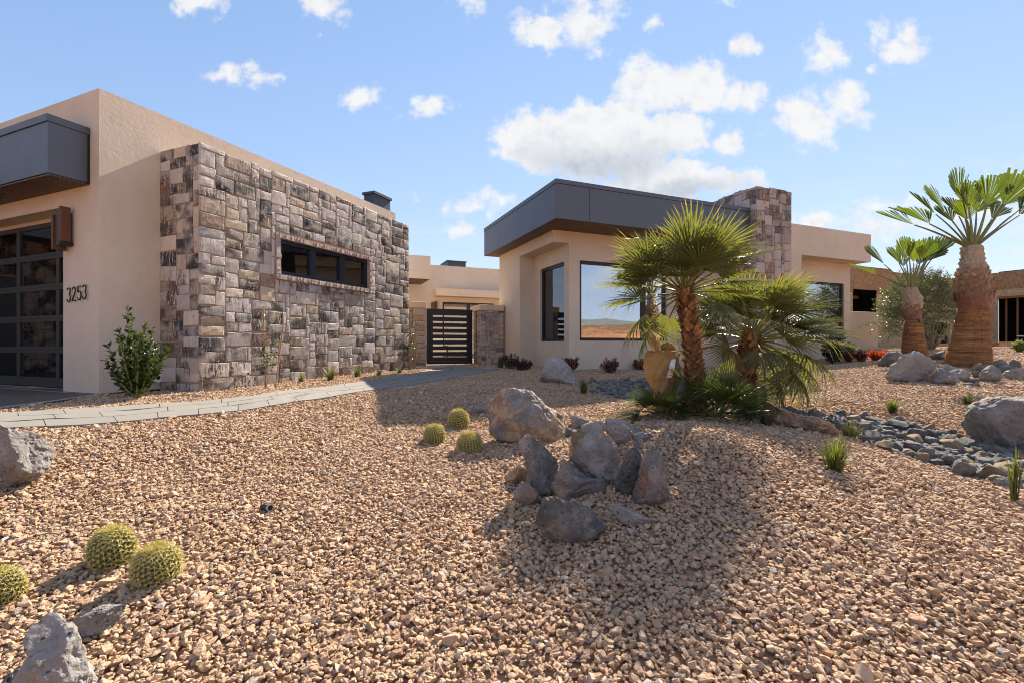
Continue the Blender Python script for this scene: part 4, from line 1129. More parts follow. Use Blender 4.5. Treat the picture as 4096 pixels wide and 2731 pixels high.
m = MB(); rect_frame(m, kw(0, 0.06, 0), A_dir, -B_dir, ds0 + 0.002, ds1 - 0.002, -0.62, 2.018, 0.09, 0.08, (ds0 + (ds1 - ds0) * 0.5,))
sd_ = m.build('sliding_door', 'black_metal', back)
for k in range(2):
    a = ds0 + 0.09 + k * (ds1 - ds0) * 0.5 * 0.97; pm = MB(); pm.box(kw(a, 0.10, -0.55), A_dir * ((ds1 - ds0) * 0.5 - 0.15), B_dir * 0.006, UP * 2.5); pm.build('pane', 'clear_glass', sd_)
m = MB(); m.box(kw(ds0 - 0.4, 3.2, -0.62), A_dir * 3.4, B_dir * 0.1, UP * 3.3); m.box(kw(ds0 - 0.4, 0.301, -0.66), A_dir * 3.4, B_dir * 2.9, UP * 0.04); m.build('interior', 'interior_wall', back)
lam2 = thing('courtyard_lamp', 'small dark copper wall lamp left of the sliding door behind the gate', 'lamp', kw(0.1, -0.1, 1.8))
for a, b, y0, y1, dpt, mt, nm in ((1726, 1741, 680, 745, 0.10, 'door_metal', 'back_box'), (1741, 1748, 669, 745, 0.16, 'corten', 'copper_plate'), (1726.5, 1733, 690, 760, 0.14, 'corten', 'copper_plate')):
    p0, p1 = us(a, kw(0, -0.05, 0), A_dir), us(b, kw(0, -0.05, 0), A_dir)
    m = MB(); m.box(kw(p0, -0.003, (HY - (950 + .3827 * y1)) / F * 22), A_dir * (p1 - p0 - 0.003), -B_dir * dpt, UP * (y1 - y0) * .3827 / F * 22); m.build(nm, mt, lam2)
# roof light box on that wing
rl = thing('roof_light', 'grey metal box on the roof behind the gate', 'roof vent', kw(1.2, 1.8, 3.75))
s_a, s_b = us(1790, kw(0, 1.2, 0), A_dir), us(1863, kw(0, 1.2, 0), A_dir)
m = MB(); m.box(kw(s_a, 1.2, 3.2), A_dir * (s_b - s_a), B_dir * 1.3, UP * 0.98); m.build('housing', 'vent_metal', rl)
m = MB(); m.box(kw(s_a - 0.04, 1.16, 4.18), A_dir * (s_b - s_a + 0.08), B_dir * 1.38, UP * 0.05); m.build('lid', 'vent_metal', rl)
# patio chair behind the gate
pc = thing('patio_chair', 'white cushioned patio chair seen through the gaps of the gate', 'chair', gt(1.0, 2.6, -0.61))
def pcp(x, y, z): return gt(1.0, 2.6, -0.61) + A_dir * x + B_dir * y + UP * z
m = MB(); m.box(pcp(-0.3, 0, 0.30), A_dir * 0.6, B_dir * 0.6, UP * 0.15); m.build('seat', 'furniture', pc, bevel=0.03)
m = MB(); m.box(pcp(-0.3, 0.5, 0.46), A_dir * 0.6, B_dir * 0.12, UP * 0.42); m.build('backrest', 'furniture', pc, bevel=0.03)
for x in (-0.34, 0.31):
    m = MB(); m.box(pcp(x, 0, 0.0), A_dir * 0.03, B_dir * 0.62, UP * 0.58); m.build('side_frame', 'black_metal', pc)

# ------------------------------------------------------------------ house under construction
Op = at(3403, 1378, 21.0); Op[2] = 0
def ow(s, b, z): return Op + A_dir * s + B_dir * b + UP * z
osbh = thing('unfinished_house', 'unfinished house sheathed in bare wood panels behind the palms', 'house', ow(4, 0, 0))
uo = lambda px: us(px, Op, A_dir)
S_step, S_end = uo(3562), uo(3876)
zt = lambda y, px: (HY - y) / F * (Op[1] + A_dir[1] * uo(px))
# openings: window over the low wall, doorway between the palms
ops = [(uo(3411), uo(3507), 1.42, zt(1160, 3460)), (uo(3697), uo(3790), -0.2, zt(1290, 3740))]
def panels(o, ex, en, x0, x1, z0, z1, holes, wid, mat, r):
    x = x0
    while x < x1 - 0.02:
        xe = min(x1, x + wid)
        mm = MB(); wall_with_holes(mm, o + ex * x, ex, en, xe - x - 0.006, z0, z1 - 0.006, 0.03 - r.random() * 0.004,
            [(max(0, h[0] - x), min(xe - x - 0.006, h[1] - x), max(z0, h[2]), min(z1 - 0.006, h[3])) for h in holes if h[1] > x and h[0] < xe and h[3] > z0 and h[2] < z1])
        if mm.n: mm.build('panel', mat, osbh)
        x = xe
r = rs(44)
H1 = zt(1069, 3480); H2 = zt(1105, 3740)
wo_ = V3(*Op)
for (x0, x1, top) in ((-3.0, S_step, H1), (S_step, S_end, H2)):
    panels(wo_, A_dir, -B_dir, x0, x1, -0.1, 2.36 if top == H1 else 2.05, ops, 1.22, 'osb_light', r)
    panels(wo_ - B_dir * 0.02, A_dir, -B_dir, x0, x1, 2.36 if top == H1 else 2.05, top, ops, 2.44, 'osb_dark', r)
Rc = V3(*(ow(S_end, 0, 0)))
rops = [(1.15, 9.0, -0.3, 2.40)]
panels(Rc, -B_dir, -A_dir, 0, 9.0, -0.1, 2.40, rops, 1.22, 'osb_light', r)
panels(Rc - A_dir * 0.02, -B_dir, -A_dir, 0.0, 9.0, 2.40, 2.76, [], 2.44, 'osb_light', r)
panels(Rc - A_dir * 0.035, -B_dir, -A_dir, 0.0, 9.0, 2.76, 3.62, [], 2.44, 'osb_dark', r)
m = MB(); m.box(ow(-3, 0.10, -0.3), A_dir * (S_end + 3), B_dir * 0.1, UP * 0.28); m.box(ow(-3, -0.03, -0.4), A_dir * 8.2, B_dir * 0.10, UP * 0.33); m.build('footing', 'footing', osbh)
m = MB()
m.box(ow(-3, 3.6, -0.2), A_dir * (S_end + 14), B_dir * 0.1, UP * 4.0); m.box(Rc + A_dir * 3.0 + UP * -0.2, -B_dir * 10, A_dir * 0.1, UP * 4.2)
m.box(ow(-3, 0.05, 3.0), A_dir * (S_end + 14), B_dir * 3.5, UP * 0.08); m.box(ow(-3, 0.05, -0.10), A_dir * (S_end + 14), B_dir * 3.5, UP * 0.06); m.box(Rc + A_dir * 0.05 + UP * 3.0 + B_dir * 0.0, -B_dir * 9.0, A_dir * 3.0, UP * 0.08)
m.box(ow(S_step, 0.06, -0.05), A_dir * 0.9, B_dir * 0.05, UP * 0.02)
m.build('interior', 'dark_void', osbh)  # near-black colour paints the shade of the rooms, even where sun enters
m = MB(); m.box(Rc + A_dir * 0.0 + UP * -0.25 - B_dir * 9.0, B_dir * 9.3, A_dir * 3.2, UP * 0.24); m.build('slab', 'border', osbh)
def stud(o, ex, ey, ez, mat='stud_wood', name='stud'):
    mm = MB(); mm.box(o, ex, ey, ez); return mm.build(name, mat, osbh)
for k in range(14): stud(Rc - B_dir * (1.2 + k * 0.42) + A_dir * 0.55 + UP * 0.0, -B_dir * 0.045, A_dir * 0.09, UP * 2.9)
for k in range(9): stud(Rc - B_dir * (1.0 + k * 0.61) + A_dir * 2.2, -B_dir * 0.045, A_dir * 0.09, UP * 2.9)
stud(Rc - B_dir * 1.16 + A_dir * 0.045, -B_dir * 7.8, A_dir * 0.09, UP * 0.04 + A_dir * 0, name='plate')
stud(Rc - B_dir * 1.16 + A_dir * 0.045 + UP * 2.3, -B_dir * 7.8, A_dir * 0.09, UP * 0.1, name='header')
for k in range(5): stud(ow(uo(3413) + k * 0.3, 1.4, 0.3), A_dir * 0.04, B_dir * 0.09, UP * 2.6)
stud(ow(uo(3405), 0.9, 2.2), A_dir * 2.0, B_dir * 0.2, UP * 0.14, name='beam'); stud(ow(uo(3405), 1.5, 1.95), A_dir * 2.0, B_dir * 0.1, UP * 0.09, name='beam')
stud(ow(uo(3790), -0.035, -0.1), A_dir * 0.14, B_dir * 0.03, UP * 1.15)
mm = MB(); q = lambda x, y: Rc + A_dir * 0.35 - B_dir * x + UP * y
mm.tube([q(2.35, 2.5), q(2.35, 1.15), q(2.47, 1.0), q(2.47, 0.02)], 0.05, 8); mm.tube([q(2.47, 0.4), q(1.7, 0.42)], 0.035, 8)
mm.build('drain_pipe', 'white_plastic', osbh)
# red builder's marks on the panels
def strokes(o, ex, S, lines, thick, dz=UP):
    mm = MB()
    for ln in lines:
        for (xa, ya), (xb, yb) in zip(ln[:-1], ln[1:]):
            p, q_ = o + ex * xa * S + UP * ya * S, o + ex * xb * S + UP * yb * S
            d = unit(q_ - p); w = np.cross(d, B_dir) * thick / 2
            mm.box(p - w - d * thick * 0.4, (q_ - p) + d * thick * 0.8, w * 2, -B_dir * 0.003)
    return mm.build('spray_mark', 'red_paint', osbh)
mark = [[(0, .5), (.35, .5)], [(.18, .3), (.18, .75)], [(1.05, .85), (.7, .8), (.72, .55), (1.0, .48), (.98, .22), (.65, .2)], [(1.28, .95), (1.25, .2), (1.42, .22)], [(1.12, .66), (1.48, .66)],
        [(1.6, .6), (1.6, .28), (1.75, .2), (1.88, .3), (1.9, .6), (1.93, .2)], [(2.32, .58), (2.1, .5), (2.1, .25), (2.3, .22), (2.32, .5), (2.1, .6)]]
strokes(ow(uo(3527), -0.045, zt(1318, 3540) - 0.05), A_dir, 0.17, mark, 0.022)
strokes(ow(uo(3560), -0.045, zt(1335, 3560)), A_dir, 0.3, [[(0, 0), (0.02, 1.4)], [(-.3, 1.0), (0.0, .72), (.42, 1.05)]], 0.04)
strokes(ow(uo(3812), -0.045, zt(1312, 3812) - 0.05), A_dir, 0.22, mark[2:], 0.025)
# low stucco wall in front of it
lw0 = V3(*rw(e1, 0.95, 0)); lwe = us(3513, lw0, A_dir)
m = MB(); m.box(lw0 + UP * -0.75, A_dir * lwe, B_dir * 0.25, UP * (0.75 + (HY - 1247) / F * (lw0[1] + A_dir[1] * lwe * 0.5)))
tag(m.build('low_wall', 'stucco', bevel=0.015), 'plain tan stucco garden wall at the right end of the house', 'wall')
# lumber on the ground
def lumber(o, ex, ey, n, rows, L, label):
    t_ = thing('lumber_stack', label, 'lumber', o, 'stacks of lumber')
    rr = rs(int(abs(o[0]) * 100))
    for k in range(rows):
        for i in range(n):
            mm = MB(); sh = (rr.random() - 0.5) * 0.3
            mm.box(o + ex * sh + ey * (i * 0.15) + UP * (k * 0.05), ex * (L * (0.85 + rr.random() * 0.2)), ey * 0.14, UP * 0.042); mm.build('board', 'lumber', t_)
o1 = at(3702, 1384, 19.5); o1[2] = gz(o1[0], o1[1]) + 0.0
lumber(o1, A_dir, B_dir, 3, 3, 1.7, 'low stack of orange boards lying between the two thick palms')
o2 = at(3990, 1392, 20.5); o2[2] = gz(o2[0], o2[1])
lumber(o2, unit(V3(1, 0.05, 0)), unit(V3(-0.05, 1, 0)), 4, 4, 1.25, 'long stack of boards right of the thickest palm, before the dark opening')
# ------------------------------------------------------------------ gravel: loose angular stones over the whole bed
FA, FB = gar0[:2], None
def excl(x, y):
    bad = inside(path_poly, x, y) | inside(np.array([q[:2] for q in drive_poly]), x, y)
    # garage wing and its stone cladding, right wing, pillars
    def rect(o, ex, ey, a0, a1, b0, b1): return inside(np.array([(o + ex * a0 + ey * b0)[:2], (o + ex * a1 + ey * b0)[:2], (o + ex * a1 + ey * b1)[:2], (o + ex * a0 + ey * b1)[:2]]), x, y)
    bad |= rect(gar0, a_dir, n_dir, 0, 8, -9, 0) | rect(gar0, a_dir, n_dir, S0 + 0.02, S0 + SL, 0, SW - 0.02)
    bad |= rect(Wc, A_dir, B_dir, 0.47, 9, 0.02, 9) | rect(Wc, A_dir, B_dir, 0.0, 1, 2.05, 9) | rect(Ch, A_dir, B_dir, 0.03, 1.3, 0.03, 3)
    bad |= rect(Qp, A_dir, B_dir, 0.03, 0.7, 0.03, 0.9) | rect(Gp, A_dir, B_dir, -1.7, 1.4, 0.02, 5)
    return bad
bed_px = [(3300, 1668), (3360, 1664), (3500, 1682), (3560, 1702), (3640, 1706), (3720, 1712), (3820, 1745), (3870, 1772), (3975, 1788), (4150, 1800), (4400, 1830), (4500, 2090), (4250, 2010), (4096, 1962), (3920, 1920), (3830, 1902),
          (3740, 1866), (3640, 1840), (3560, 1810), (3460, 1775), (3440, 1752), (3300, 1690), (3150, 1660)]
mid_px = [(2360, 1523), (2470, 1526), (2630, 1521), (2760, 1540), (2800, 1600), (2700, 1620), (2620, 1592), (2500, 1598), (2440, 1585), (2365, 1573)]
bed = np.array([gp(*q)[:2] for q in bed_px]); bedm = np.array([gp(*q)[:2] for q in mid_px])
r = rs(100)
pts = []
def scatter(y0, y1, dens, umax, size, lift):
    n = int((y1 ** 2 - y0 ** 2) * umax * dens)
    y = np.sqrt(y0 ** 2 + (y1 ** 2 - y0 ** 2) * r.random(n)); u = (r.random(n) * 2 - 1) * umax
    x = u * y; bad = excl(x, y); x, y = x[~bad], y[~bad]
    inb = (inside(bed, x, y) | inside(bedm, x, y)) & (r.random(len(x)) > 0.12)
    x, y = x[~inb], y[~inb]; n = len(x)
    s = size * np.clip(np.exp(r.normal(0, 0.30, n)), 0.5, 2.2)
    z = ground_z(x, y) + lift + r.random(n) * 0.010 + s * 0.10
    pts.append(np.c_[x, y, z, s])
scatter(0.9, 2.6, 3300, 1.30, 0.0140, 0.000); scatter(2.6, 4.6, 2900, 1.30, 0.0140, 0.0)
scatter(0.9, 4.6, 800, 1.30, 0.0160, 0.008)
scatter(4.6, 7.5, 2300, 1.28, 0.0150, 0.0); scatter(7.5, 11.5, 1400, 1.25, 0.0165, 0.0)
scatter(11.5, 17.5, 600, 1.22, 0.022, 0.0); scatter(0.9, 8.0, 45, 1.28, 0.026, 0.008)
P = np.concatenate(pts); n = len(P)
print('GRAVEL', n)
# the stones thrown up on the kerbs of the path stay, those that lie under boulders do no harm
var = bpy.data.collections.new('gravel_shapes')
import bmesh
for k in range(18):
    rr = rs(500 + k); q = rr.normal(size=(15, 3)); q /= np.linalg.norm(q, axis=1)[:, None]; q *= (0.82 + 0.3 * rr.random((15, 1)))
    q *= np.array([1.0, 0.62 + 0.3 * rr.random(), 0.38 + 0.36 * rr.random()])
    bm = bmesh.new()
    for p in q: bm.verts.new(p)
    bmesh.ops.convex_hull(bm, input=bm.verts)
    for v in [v for v in bm.verts if not v.link_faces]: bm.verts.remove(v)
    me = bpy.data.meshes.new('gravel_shape'); bm.to_mesh(me); bm.free(); me.materials.append(MATS['gravel'])
    var.objects.link(bpy.data.objects.new('gravel_shape', me))
me = bpy.data.meshes.new('gravel'); me.from_pydata(P[:, :3].tolist(), [], [])
def attrib(name, typ, data, key='value'):
    a = me.attributes.new(name, typ, 'POINT'); a.data.foreach_set(key, np.asarray(data).ravel())
tilt = r.normal(0, 0.33, (n, 2)); rot = np.c_[tilt, r.random(n) * 6.2832]
attrib('turn', 'FLOAT_VECTOR', rot.astype(np.float32), 'vector'); attrib('size', 'FLOAT', P[:, 3].astype(np.float32)); attrib('shape', 'INT', r.integers(0, 18, n).astype(np.int32))
gravel = stuff(link(bpy.data.objects.new('gravel', me)))
me.materials.append(MATS['gravel'])
ng = bpy.data.node_groups.new('gravel', 'GeometryNodeTree')
ng.interface.new_socket('Geometry', in_out='INPUT', socket_type='NodeSocketGeometry'); ng.interface.new_socket('Geometry', in_out='OUTPUT', socket_type='NodeSocketGeometry')
N = ng.nodes; L = ng.links
gi, go = N.new('NodeGroupInput'), N.new('NodeGroupOutput')
ip = N.new('GeometryNodeInstanceOnPoints'); ci = N.new('GeometryNodeCollectionInfo')
ci.inputs['Collection'].default_value = var; ci.inputs['Separate Children'].default_value = True; ci.inputs['Reset Children'].default_value = True
def na(name, typ):
    q = N.new('GeometryNodeInputNamedAttribute'); q.data_type = typ; q.inputs['Name'].default_value = name
    return q.outputs['Attribute']
L.new(gi.outputs[0], ip.inputs['Points']); L.new(ci.outputs[0], ip.inputs['Instance']); ip.inputs['Pick Instance'].default_value = True
L.new(na('shape', 'INT'), ip.inputs['Instance Index']); L.new(na('turn', 'FLOAT_VECTOR'), ip.inputs['Rotation']); L.new(na('size', 'FLOAT'), ip.inputs['Scale'])
L.new(ip.outputs[0], go.inputs[0])
gravel.modifiers.new('scatter', 'NODES').node_group = ng

# ------------------------------------------------------------------ boulders
def ico(sub):
    bm = bmesh.new(); bmesh.ops.create_icosphere(bm, subdivisions=sub, radius=1.0)
    v = np.array([q.co[:] for q in bm.verts]); f = [tuple(q.index for q in p.verts) for p in bm.faces]; bm.free()
    return v, f
ICO = {k: ico(k) for k in (2, 3, 4, 5, 6)}
def rock_verts(poly, depth, sub, seed, chips, rough, freq, ey=2.6):
    """star-shaped outline poly (x, z) given a body of the given depth, chipped by planes, roughened"""
    r = rs(seed); D, f = ICO[sub]
    poly = np.asarray(poly, float); c = poly.mean(0)
    q = poly - c; th = np.arctan2(q[:, 1], q[:, 0]); o = np.argsort(th); th, q = th[o], q[o]
    n = len(q)
    # direction on the sphere: y is depth, x/z the outline
    s = np.clip(D[:, 1], -1, 1); ang = np.arctan2(D[:, 2], D[:, 0])
    k = np.searchsorted(th, ang) % n; p0, p1 = q[k - 1], q[k]
    d = np.c_[np.cos(ang), np.sin(ang)]
    e = p1 - p0; den = d[:, 0] * e[:, 1] - d[:, 1] * e[:, 0]; den = np.where(np.abs(den) < 1e-9, 1e-9, den)
    rad = (p0[:, 0] * e[:, 1] - p0[:, 1] * e[:, 0]) / den
    cs = (1 - np.abs(s) ** ey) ** (1 / ey)
    rmin = np.abs(rad)
    P = np.c_[d[:, 0] * rmin * cs, s * depth, d[:, 1] * rmin * cs]
    size = np.abs(q).max()
    for _k in range(chips * 2 + 2):
        nv = r.normal(size=3) * np.array([0.8, 0.5, 0.8]); nv[1] = -abs(nv[1]) - 0.65 if r.random() < 0.75 else abs(nv[1]) + 0.5
        nv = unit(nv * np.array([1, 1, 1.0])); h = (P @ nv).max() * (0.60 + 0.32 * r.random())
        ov = P @ nv - h; P = P - np.where(ov > 0, ov * 0.96, 0)[:, None] * nv
    nn = unit_rows(P * np.array([1 / size, 1 / depth, 1 / size]))
    sd_ = r.random(3) * 50
    q_ = P * freq / size
    disp = fbm(q_ + sd_, 3, 0.5) * rough * 1.5 * size - (1 - np.abs(fbm(q_ * 1.7 + sd_ + 9, 4, 0.6)) * 2.2).clip(0, 1) ** 2 * rough * 0.9 * size + fbm(q_ * 5 + sd_ + 4, 3, 0.65) * rough * 0.8 * size
    P = P + nn * disp[:, None]
    for ax, k_ in ((0, 0), (2, 1)):
        lo_, hi_ = q[:, k_].min(), q[:, k_].max(); P[:, ax] = lo_ + (P[:, ax] - P[:, ax].min()) * (hi_ - lo_) / np.ptp(P[:, ax])
    return P, f, c
def unit_rows(a): return a / (np.linalg.norm(a, axis=1)[:, None] + 1e-9)
def sharp(o, deg=24):
    me = o.data; me.polygons.foreach_set('use_smooth', [True] * len(me.polygons))
    me.set_sharp_from_angle(angle=math.radians(deg))
def boulder(label, px, seed, thick=0.75, tint=(0.2, 0.3, 0.2), sub=5, chips=8, rough=0.075, freq=1.7, crop=None, back=0.55, group=None, name='boulder', ey=2.6, sink=0.0, cat='boulder'):
    px = np.asarray(px, float)
    if crop == C1 and len(px) > 5: px = px.mean(0) + (px - px.mean(0)) * np.array([1.07, 1.05])
    if crop: px = px * crop[2] + np.array(crop[:2])
    lowest = px[np.argmax(px[:, 1])]
    g = gp(lowest[0], lowest[1])
    wpx = np.ptp(px[:, 0]); hpx = np.ptp(px[:, 1])
    half = 0.5 * thick * math.sqrt(wpx * hpx) / F * g[1]
    d = g[1] + half * back
    um = ((px[:, 0].max() + px[:, 0].min()) / 2 - CX) / F; al = math.atan(um); nr = V3(math.sin(al), math.cos(al), 0); rt = V3(math.cos(al), -math.sin(al), 0)
    C_ = V3(um * d, d, 0); uu = (px[:, 0] - CX) / F; t_ = (C_ @ nr) / (uu * nr[0] + nr[1])
    q_ = np.c_[uu * t_, t_] - C_[:2]; W_ = np.c_[q_ @ rt[:2], (HY - px[:, 1]) / F * t_]
    mc = W_.mean(0); W_ = mc + (W_ - mc) * 0.99
    W_[:, 1] = np.where(px[:, 1] > lowest[1] - 0.12 * hpx, W_[:, 1] - 0.06 * hpx / F * d - sink, W_[:, 1])
    P_, f, c = rock_verts(W_, half, sub, seed, chips, rough, freq, ey)
    me = bpy.data.meshes.new(name); me.from_pydata(P_.tolist(), [], f); me.materials.append(MATS['boulder_rock']); me.update()
    o = link(bpy.data.objects.new(name, me)); o.location = tuple(C_ + rt * c[0] + UP * c[1]); o.rotation_euler = (0, 0, -al); o.color = (*tint, 1)
    sharp(o); tag(o, label, cat, group); return o
C1 = (1800, 1450, 0.5102); C2 = (2900, 1350, 0.5102); C3 = (0, 1600, 0.7213); C5 = (1900, 680, 0.574)
boulder('large wedge shaped boulder with tan flat face beside the three small cacti', [(290, 205), (420, 200), (500, 212), (600, 225), (690, 330), (720, 360), (890, 495), (850, 570), (700, 600), (520, 618), (400, 595), (330, 540), (300, 420), (288, 300)], 11, 0.55, (0.62, 0.35, 0.45), crop=C1, chips=5, rough=0.035, ey=4.0, sub=6)
boulder('low grey boulder behind the large tan faced wedge', [(160, 395), (230, 330), (290, 310), (330, 330), (320, 400), (200, 408)], 12, 0.8, (0.0, 0.75, 0.1), 4, crop=C1)
boulder('upright dark grey slab at the left of the boulder heap', [(545, 650), (640, 572), (740, 595), (800, 690), (845, 760), (830, 1000), (800, 1045), (640, 985), (610, 900), (590, 790)], 13, 0.6, (0.1, 0.35, 0.3), crop=C1, ey=3.2)
boulder('saddle topped brown boulder in the middle front of the heap', [(800, 800), (880, 765), (930, 800), (965, 860), (1060, 895), (1190, 915), (1225, 960), (1228, 1030), (1000, 1065), (930, 1100), (850, 1070), (800, 920)], 14, 0.6, (0.55, 0.5, 0.2), crop=C1, ey=3.2)
boulder('tallest boulder in the centre of the heap with pale streak', [(1040, 580), (1120, 535), (1200, 530), (1260, 590), (1310, 660), (1330, 730), (1310, 900), (1260, 1000), (1200, 985), (1120, 960), (1000, 900), (965, 830), (1000, 710), (1040, 640)], 15, 0.7, (0.45, 0.45, 0.3), crop=C1, chips=9, back=0.9)
boulder('small pale tan stone at the left of the tallest heap boulder', [(940, 600), (1000, 540), (1055, 545), (1065, 640), (1040, 740), (960, 790), (935, 740)], 16, 0.6, (1.0, 0.6, 0.2), 4, crop=C1)
boulder('grey blocky boulder at the top right of the heap', [(1200, 470), (1250, 435), (1310, 450), (1380, 510), (1425, 560), (1410, 605), (1340, 665), (1280, 620), (1195, 540)], 17, 0.7, (0.0, 0.8, 0.2), crop=C1)
boulder('flat grey boulder at the top of the heap', [(1030, 490), (1130, 465), (1210, 460), (1210, 560), (1080, 575), (1030, 530)], 18, 0.7, (0.0, 0.75, 0.1), 4, crop=C1)
boulder('rust edged boulder behind the top right block of the heap', [(1290, 445), (1400, 480), (1490, 530), (1470, 560), (1400, 565), (1300, 510)], 19, 0.7, (0.5, 0.55, 0.4), 4, crop=C1)
boulder('rounded grey stone at the back of the heap', [(945, 425), (1000, 412), (1085, 455), (1080, 490), (1000, 528), (960, 480)], 20, 0.8, (0.1, 0.6, 0.1), 4, crop=C1)
boulder('small brown stone against the right foot of the tan wedge', [(855, 560), (890, 505), (960, 505), (995, 540), (940, 582), (870, 588)], 21, 0.8, (0.6, 0.3, 0.3), 4, crop=C1)
boulder('black leaning slab between heap centre and the right dark slab', [(1290, 930), (1350, 780), (1420, 680), (1460, 678), (1500, 720), (1495, 800), (1470, 900), (1440, 1010), (1410, 1048), (1320, 1005)], 22, 0.6, (0.0, 0.05, 0.1), crop=C1, ey=3)
boulder('dark pitted slab with rust spots at the right of the heap', [(1500, 700), (1540, 685), (1590, 690), (1640, 740), (1670, 870), (1690, 980), (1720, 1100), (1690, 1135), (1560, 1145), (1430, 1092), (1440, 980), (1480, 890)], 23, 0.55, (0.1, 0.28, 0.75), crop=C1, ey=3)
boulder('dark pitted boulder lying in front of the heap', [(720, 1100), (740, 1045), (800, 1045), (900, 1090), (1080, 1170), (1210, 1240), (1190, 1295), (1130, 1365), (1020, 1425), (880, 1435), (830, 1375), (670, 1262), (700, 1180)], 24, 0.55, (0.1, 0.12, 0.4), crop=C1, sub=6, ey=3)
boulder('small tan stone left of the upright dark slab', [(425, 905), (530, 815), (600, 800), (630, 900), (610, 950), (480, 945)], 25, 0.7, (0.8, 0.4, 0.3), 4, crop=C1)
boulder('rust tinged stone at the left front foot of the heap', [(500, 1000), (530, 940), (590, 945), (660, 1000), (720, 1080), (710, 1125), (660, 1115), (520, 1055)], 26, 0.7, (0.35, 0.4, 0.8), 4, crop=C1)
boulder('flat smooth grey rock sunk in the gravel before the right dark slab', [(1270, 1150), (1360, 1115), (1420, 1155), (1600, 1250), (1580, 1272), (1380, 1260), (1330, 1200)], 27, 0.4, (0.0, 0.6, 0.0), 4, crop=C1, chips=4, rough=0.03)
boulder('dark low stone at the upper right of the heap', [(1425, 575), (1490, 545), (1560, 570), (1595, 608), (1500, 624), (1430, 608)], 28, 0.7, (0.0, 0.3, 0.1), 4, crop=C1)
boulder('pale grey boulder by the house before the narrow side window', [(450, 1475), (480, 1390), (510, 1310), (560, 1303), (620, 1320), (670, 1370), (700, 1440), (692, 1490), (650, 1497), (600, 1482), (500, 1487)], 29, 0.75, (0.05, 0.95, 0.05), crop=C5, chips=8)
boulder('long low tan boulder right of the fan palms', [(300, 640), (310, 520), (380, 512), (500, 560), (620, 600), (740, 610), (830, 660), (900, 690), (910, 745), (870, 768), (740, 725), (560, 690), (360, 660)], 30, 0.35, (0.85, 0.65, 0.2), crop=C2, chips=5, sub=6)
boulder('huge smooth brown grey boulder at the right edge beside the dark cobbles', [(1840, 690), (1890, 620), (1900, 550), (1960, 510), (2060, 465), (2180, 450), (2300, 462), (2450, 500), (2540, 620), (2520, 760), (2450, 850), (2300, 885), (2100, 880), (1980, 825), (1900, 775), (1865, 720)], 31, 0.7, (0.40, 0.55, 0.1), crop=C2, sub=6, chips=6, rough=0.035, ey=3)
boulder('big grey boulder in front of the smaller thick palm', [(1255, 305), (1290, 220), (1330, 190), (1350, 150), (1400, 105), (1470, 100), (1530, 130), (1580, 170), (1670, 190), (1660, 240), (1610, 300), (1590, 345), (1470, 355), (1380, 368), (1260, 335)], 32, 0.75, (0.1, 0.85, 0.1), crop=C2, sub=6, chips=9)
boulder('dark pyramid shaped boulder right of the big grey one', [(1605, 320), (1660, 250), (1690, 235), (1740, 250), (1800, 290), (1845, 340), (1800, 374), (1660, 372)], 33, 0.75, (0.3, 0.35, 0.2), crop=C2)
boulder('grey peaked boulder in front of the thickest palm trunk', [(1985, 325), (2020, 250), (2060, 210), (2110, 210), (2160, 250), (2185, 320), (2140, 355), (2000, 350)], 34, 0.75, (0.0, 0.6, 0.1), crop=C2)
row = [([(1660, 215), (1740, 203), (1825, 240), (1800, 255), (1700, 250)], 'flat pale rock left of the thickest palm'), ([(1740, 258), (1850, 240), (1930, 290), (1925, 325), (1850, 345), (1770, 320)], 'wide grey rock below the thickest palm trunk'),
       ([(1920, 235), (1990, 195), (2035, 210), (2030, 260), (1960, 268)], 'tan topped rock right before the thickest palm trunk'), ([(1845, 330), (1960, 316), (2005, 345), (1900, 356)], 'flat slab of dark rock below the palm rocks'),
       ([(1855, 364), (1960, 350), (2005, 352), (2000, 382), (1870, 382)], 'lowest flat dark slab below the palm rocks'), ([(2170, 300), (2200, 260), (2280, 238), (2400, 250), (2420, 330), (2190, 335)], 'pinkish grey rock at the right end of the palm rocks'),
       ([(1930, 275), (1990, 265), (2000, 320), (1945, 310)], 'small dark rock left of the grey peaked boulder')]
for k, (pl, lb) in enumerate(row): boulder(lb, pl, 60 + k, 0.8, ((0.0, 0.9, 0.1), (0.0, 0.7, 0.1), (0.8, 0.6, 0.2), (0.0, 0.3, 0.1), (0.0, 0.15, 0.1), (0.25, 0.8, 0.1), (0, 0.2, 0))[k], 4, crop=C2)
boulder('dark wedge boulder beside the scarlet shrub', [(1185, 202), (1270, 120), (1340, 108), (1400, 125), (1390, 200), (1290, 232), (1220, 228)], 37, 0.7, (0.0, 0.3, 0.1), 4, crop=C2)
boulder('long grey boulder lying between the two thick palms', [(1598, 155), (1700, 108), (1800, 78), (1900, 85), (1880, 170), (1760, 180), (1625, 178)], 38, 0.7, (0.0, 0.5, 0.1), 4, crop=C2)
boulder('rough grey boulder cut by the left edge below the path', [(-80, 130), (0, 122), (60, 165), (110, 168), (180, 155), (300, 158), (320, 290), (240, 392), (150, 455), (0, 515), (-100, 505)], 39, 0.75, (0.42, 0.55, 0.55), crop=C3, sub=6, chips=7, rough=0.06)
boulder('pitted light grey boulder in the bottom left corner', [(50, 1640), (100, 1520), (160, 1430), (128, 1350), (132, 1285), (200, 1240), (320, 1245), (420, 1290), (470, 1370), (492, 1440), (560, 1500), (600, 1620), (480, 1720), (150, 1720)], 40, 0.6, (0.0, 0.9, 0.45), crop=C3, sub=6, chips=7, rough=0.05)
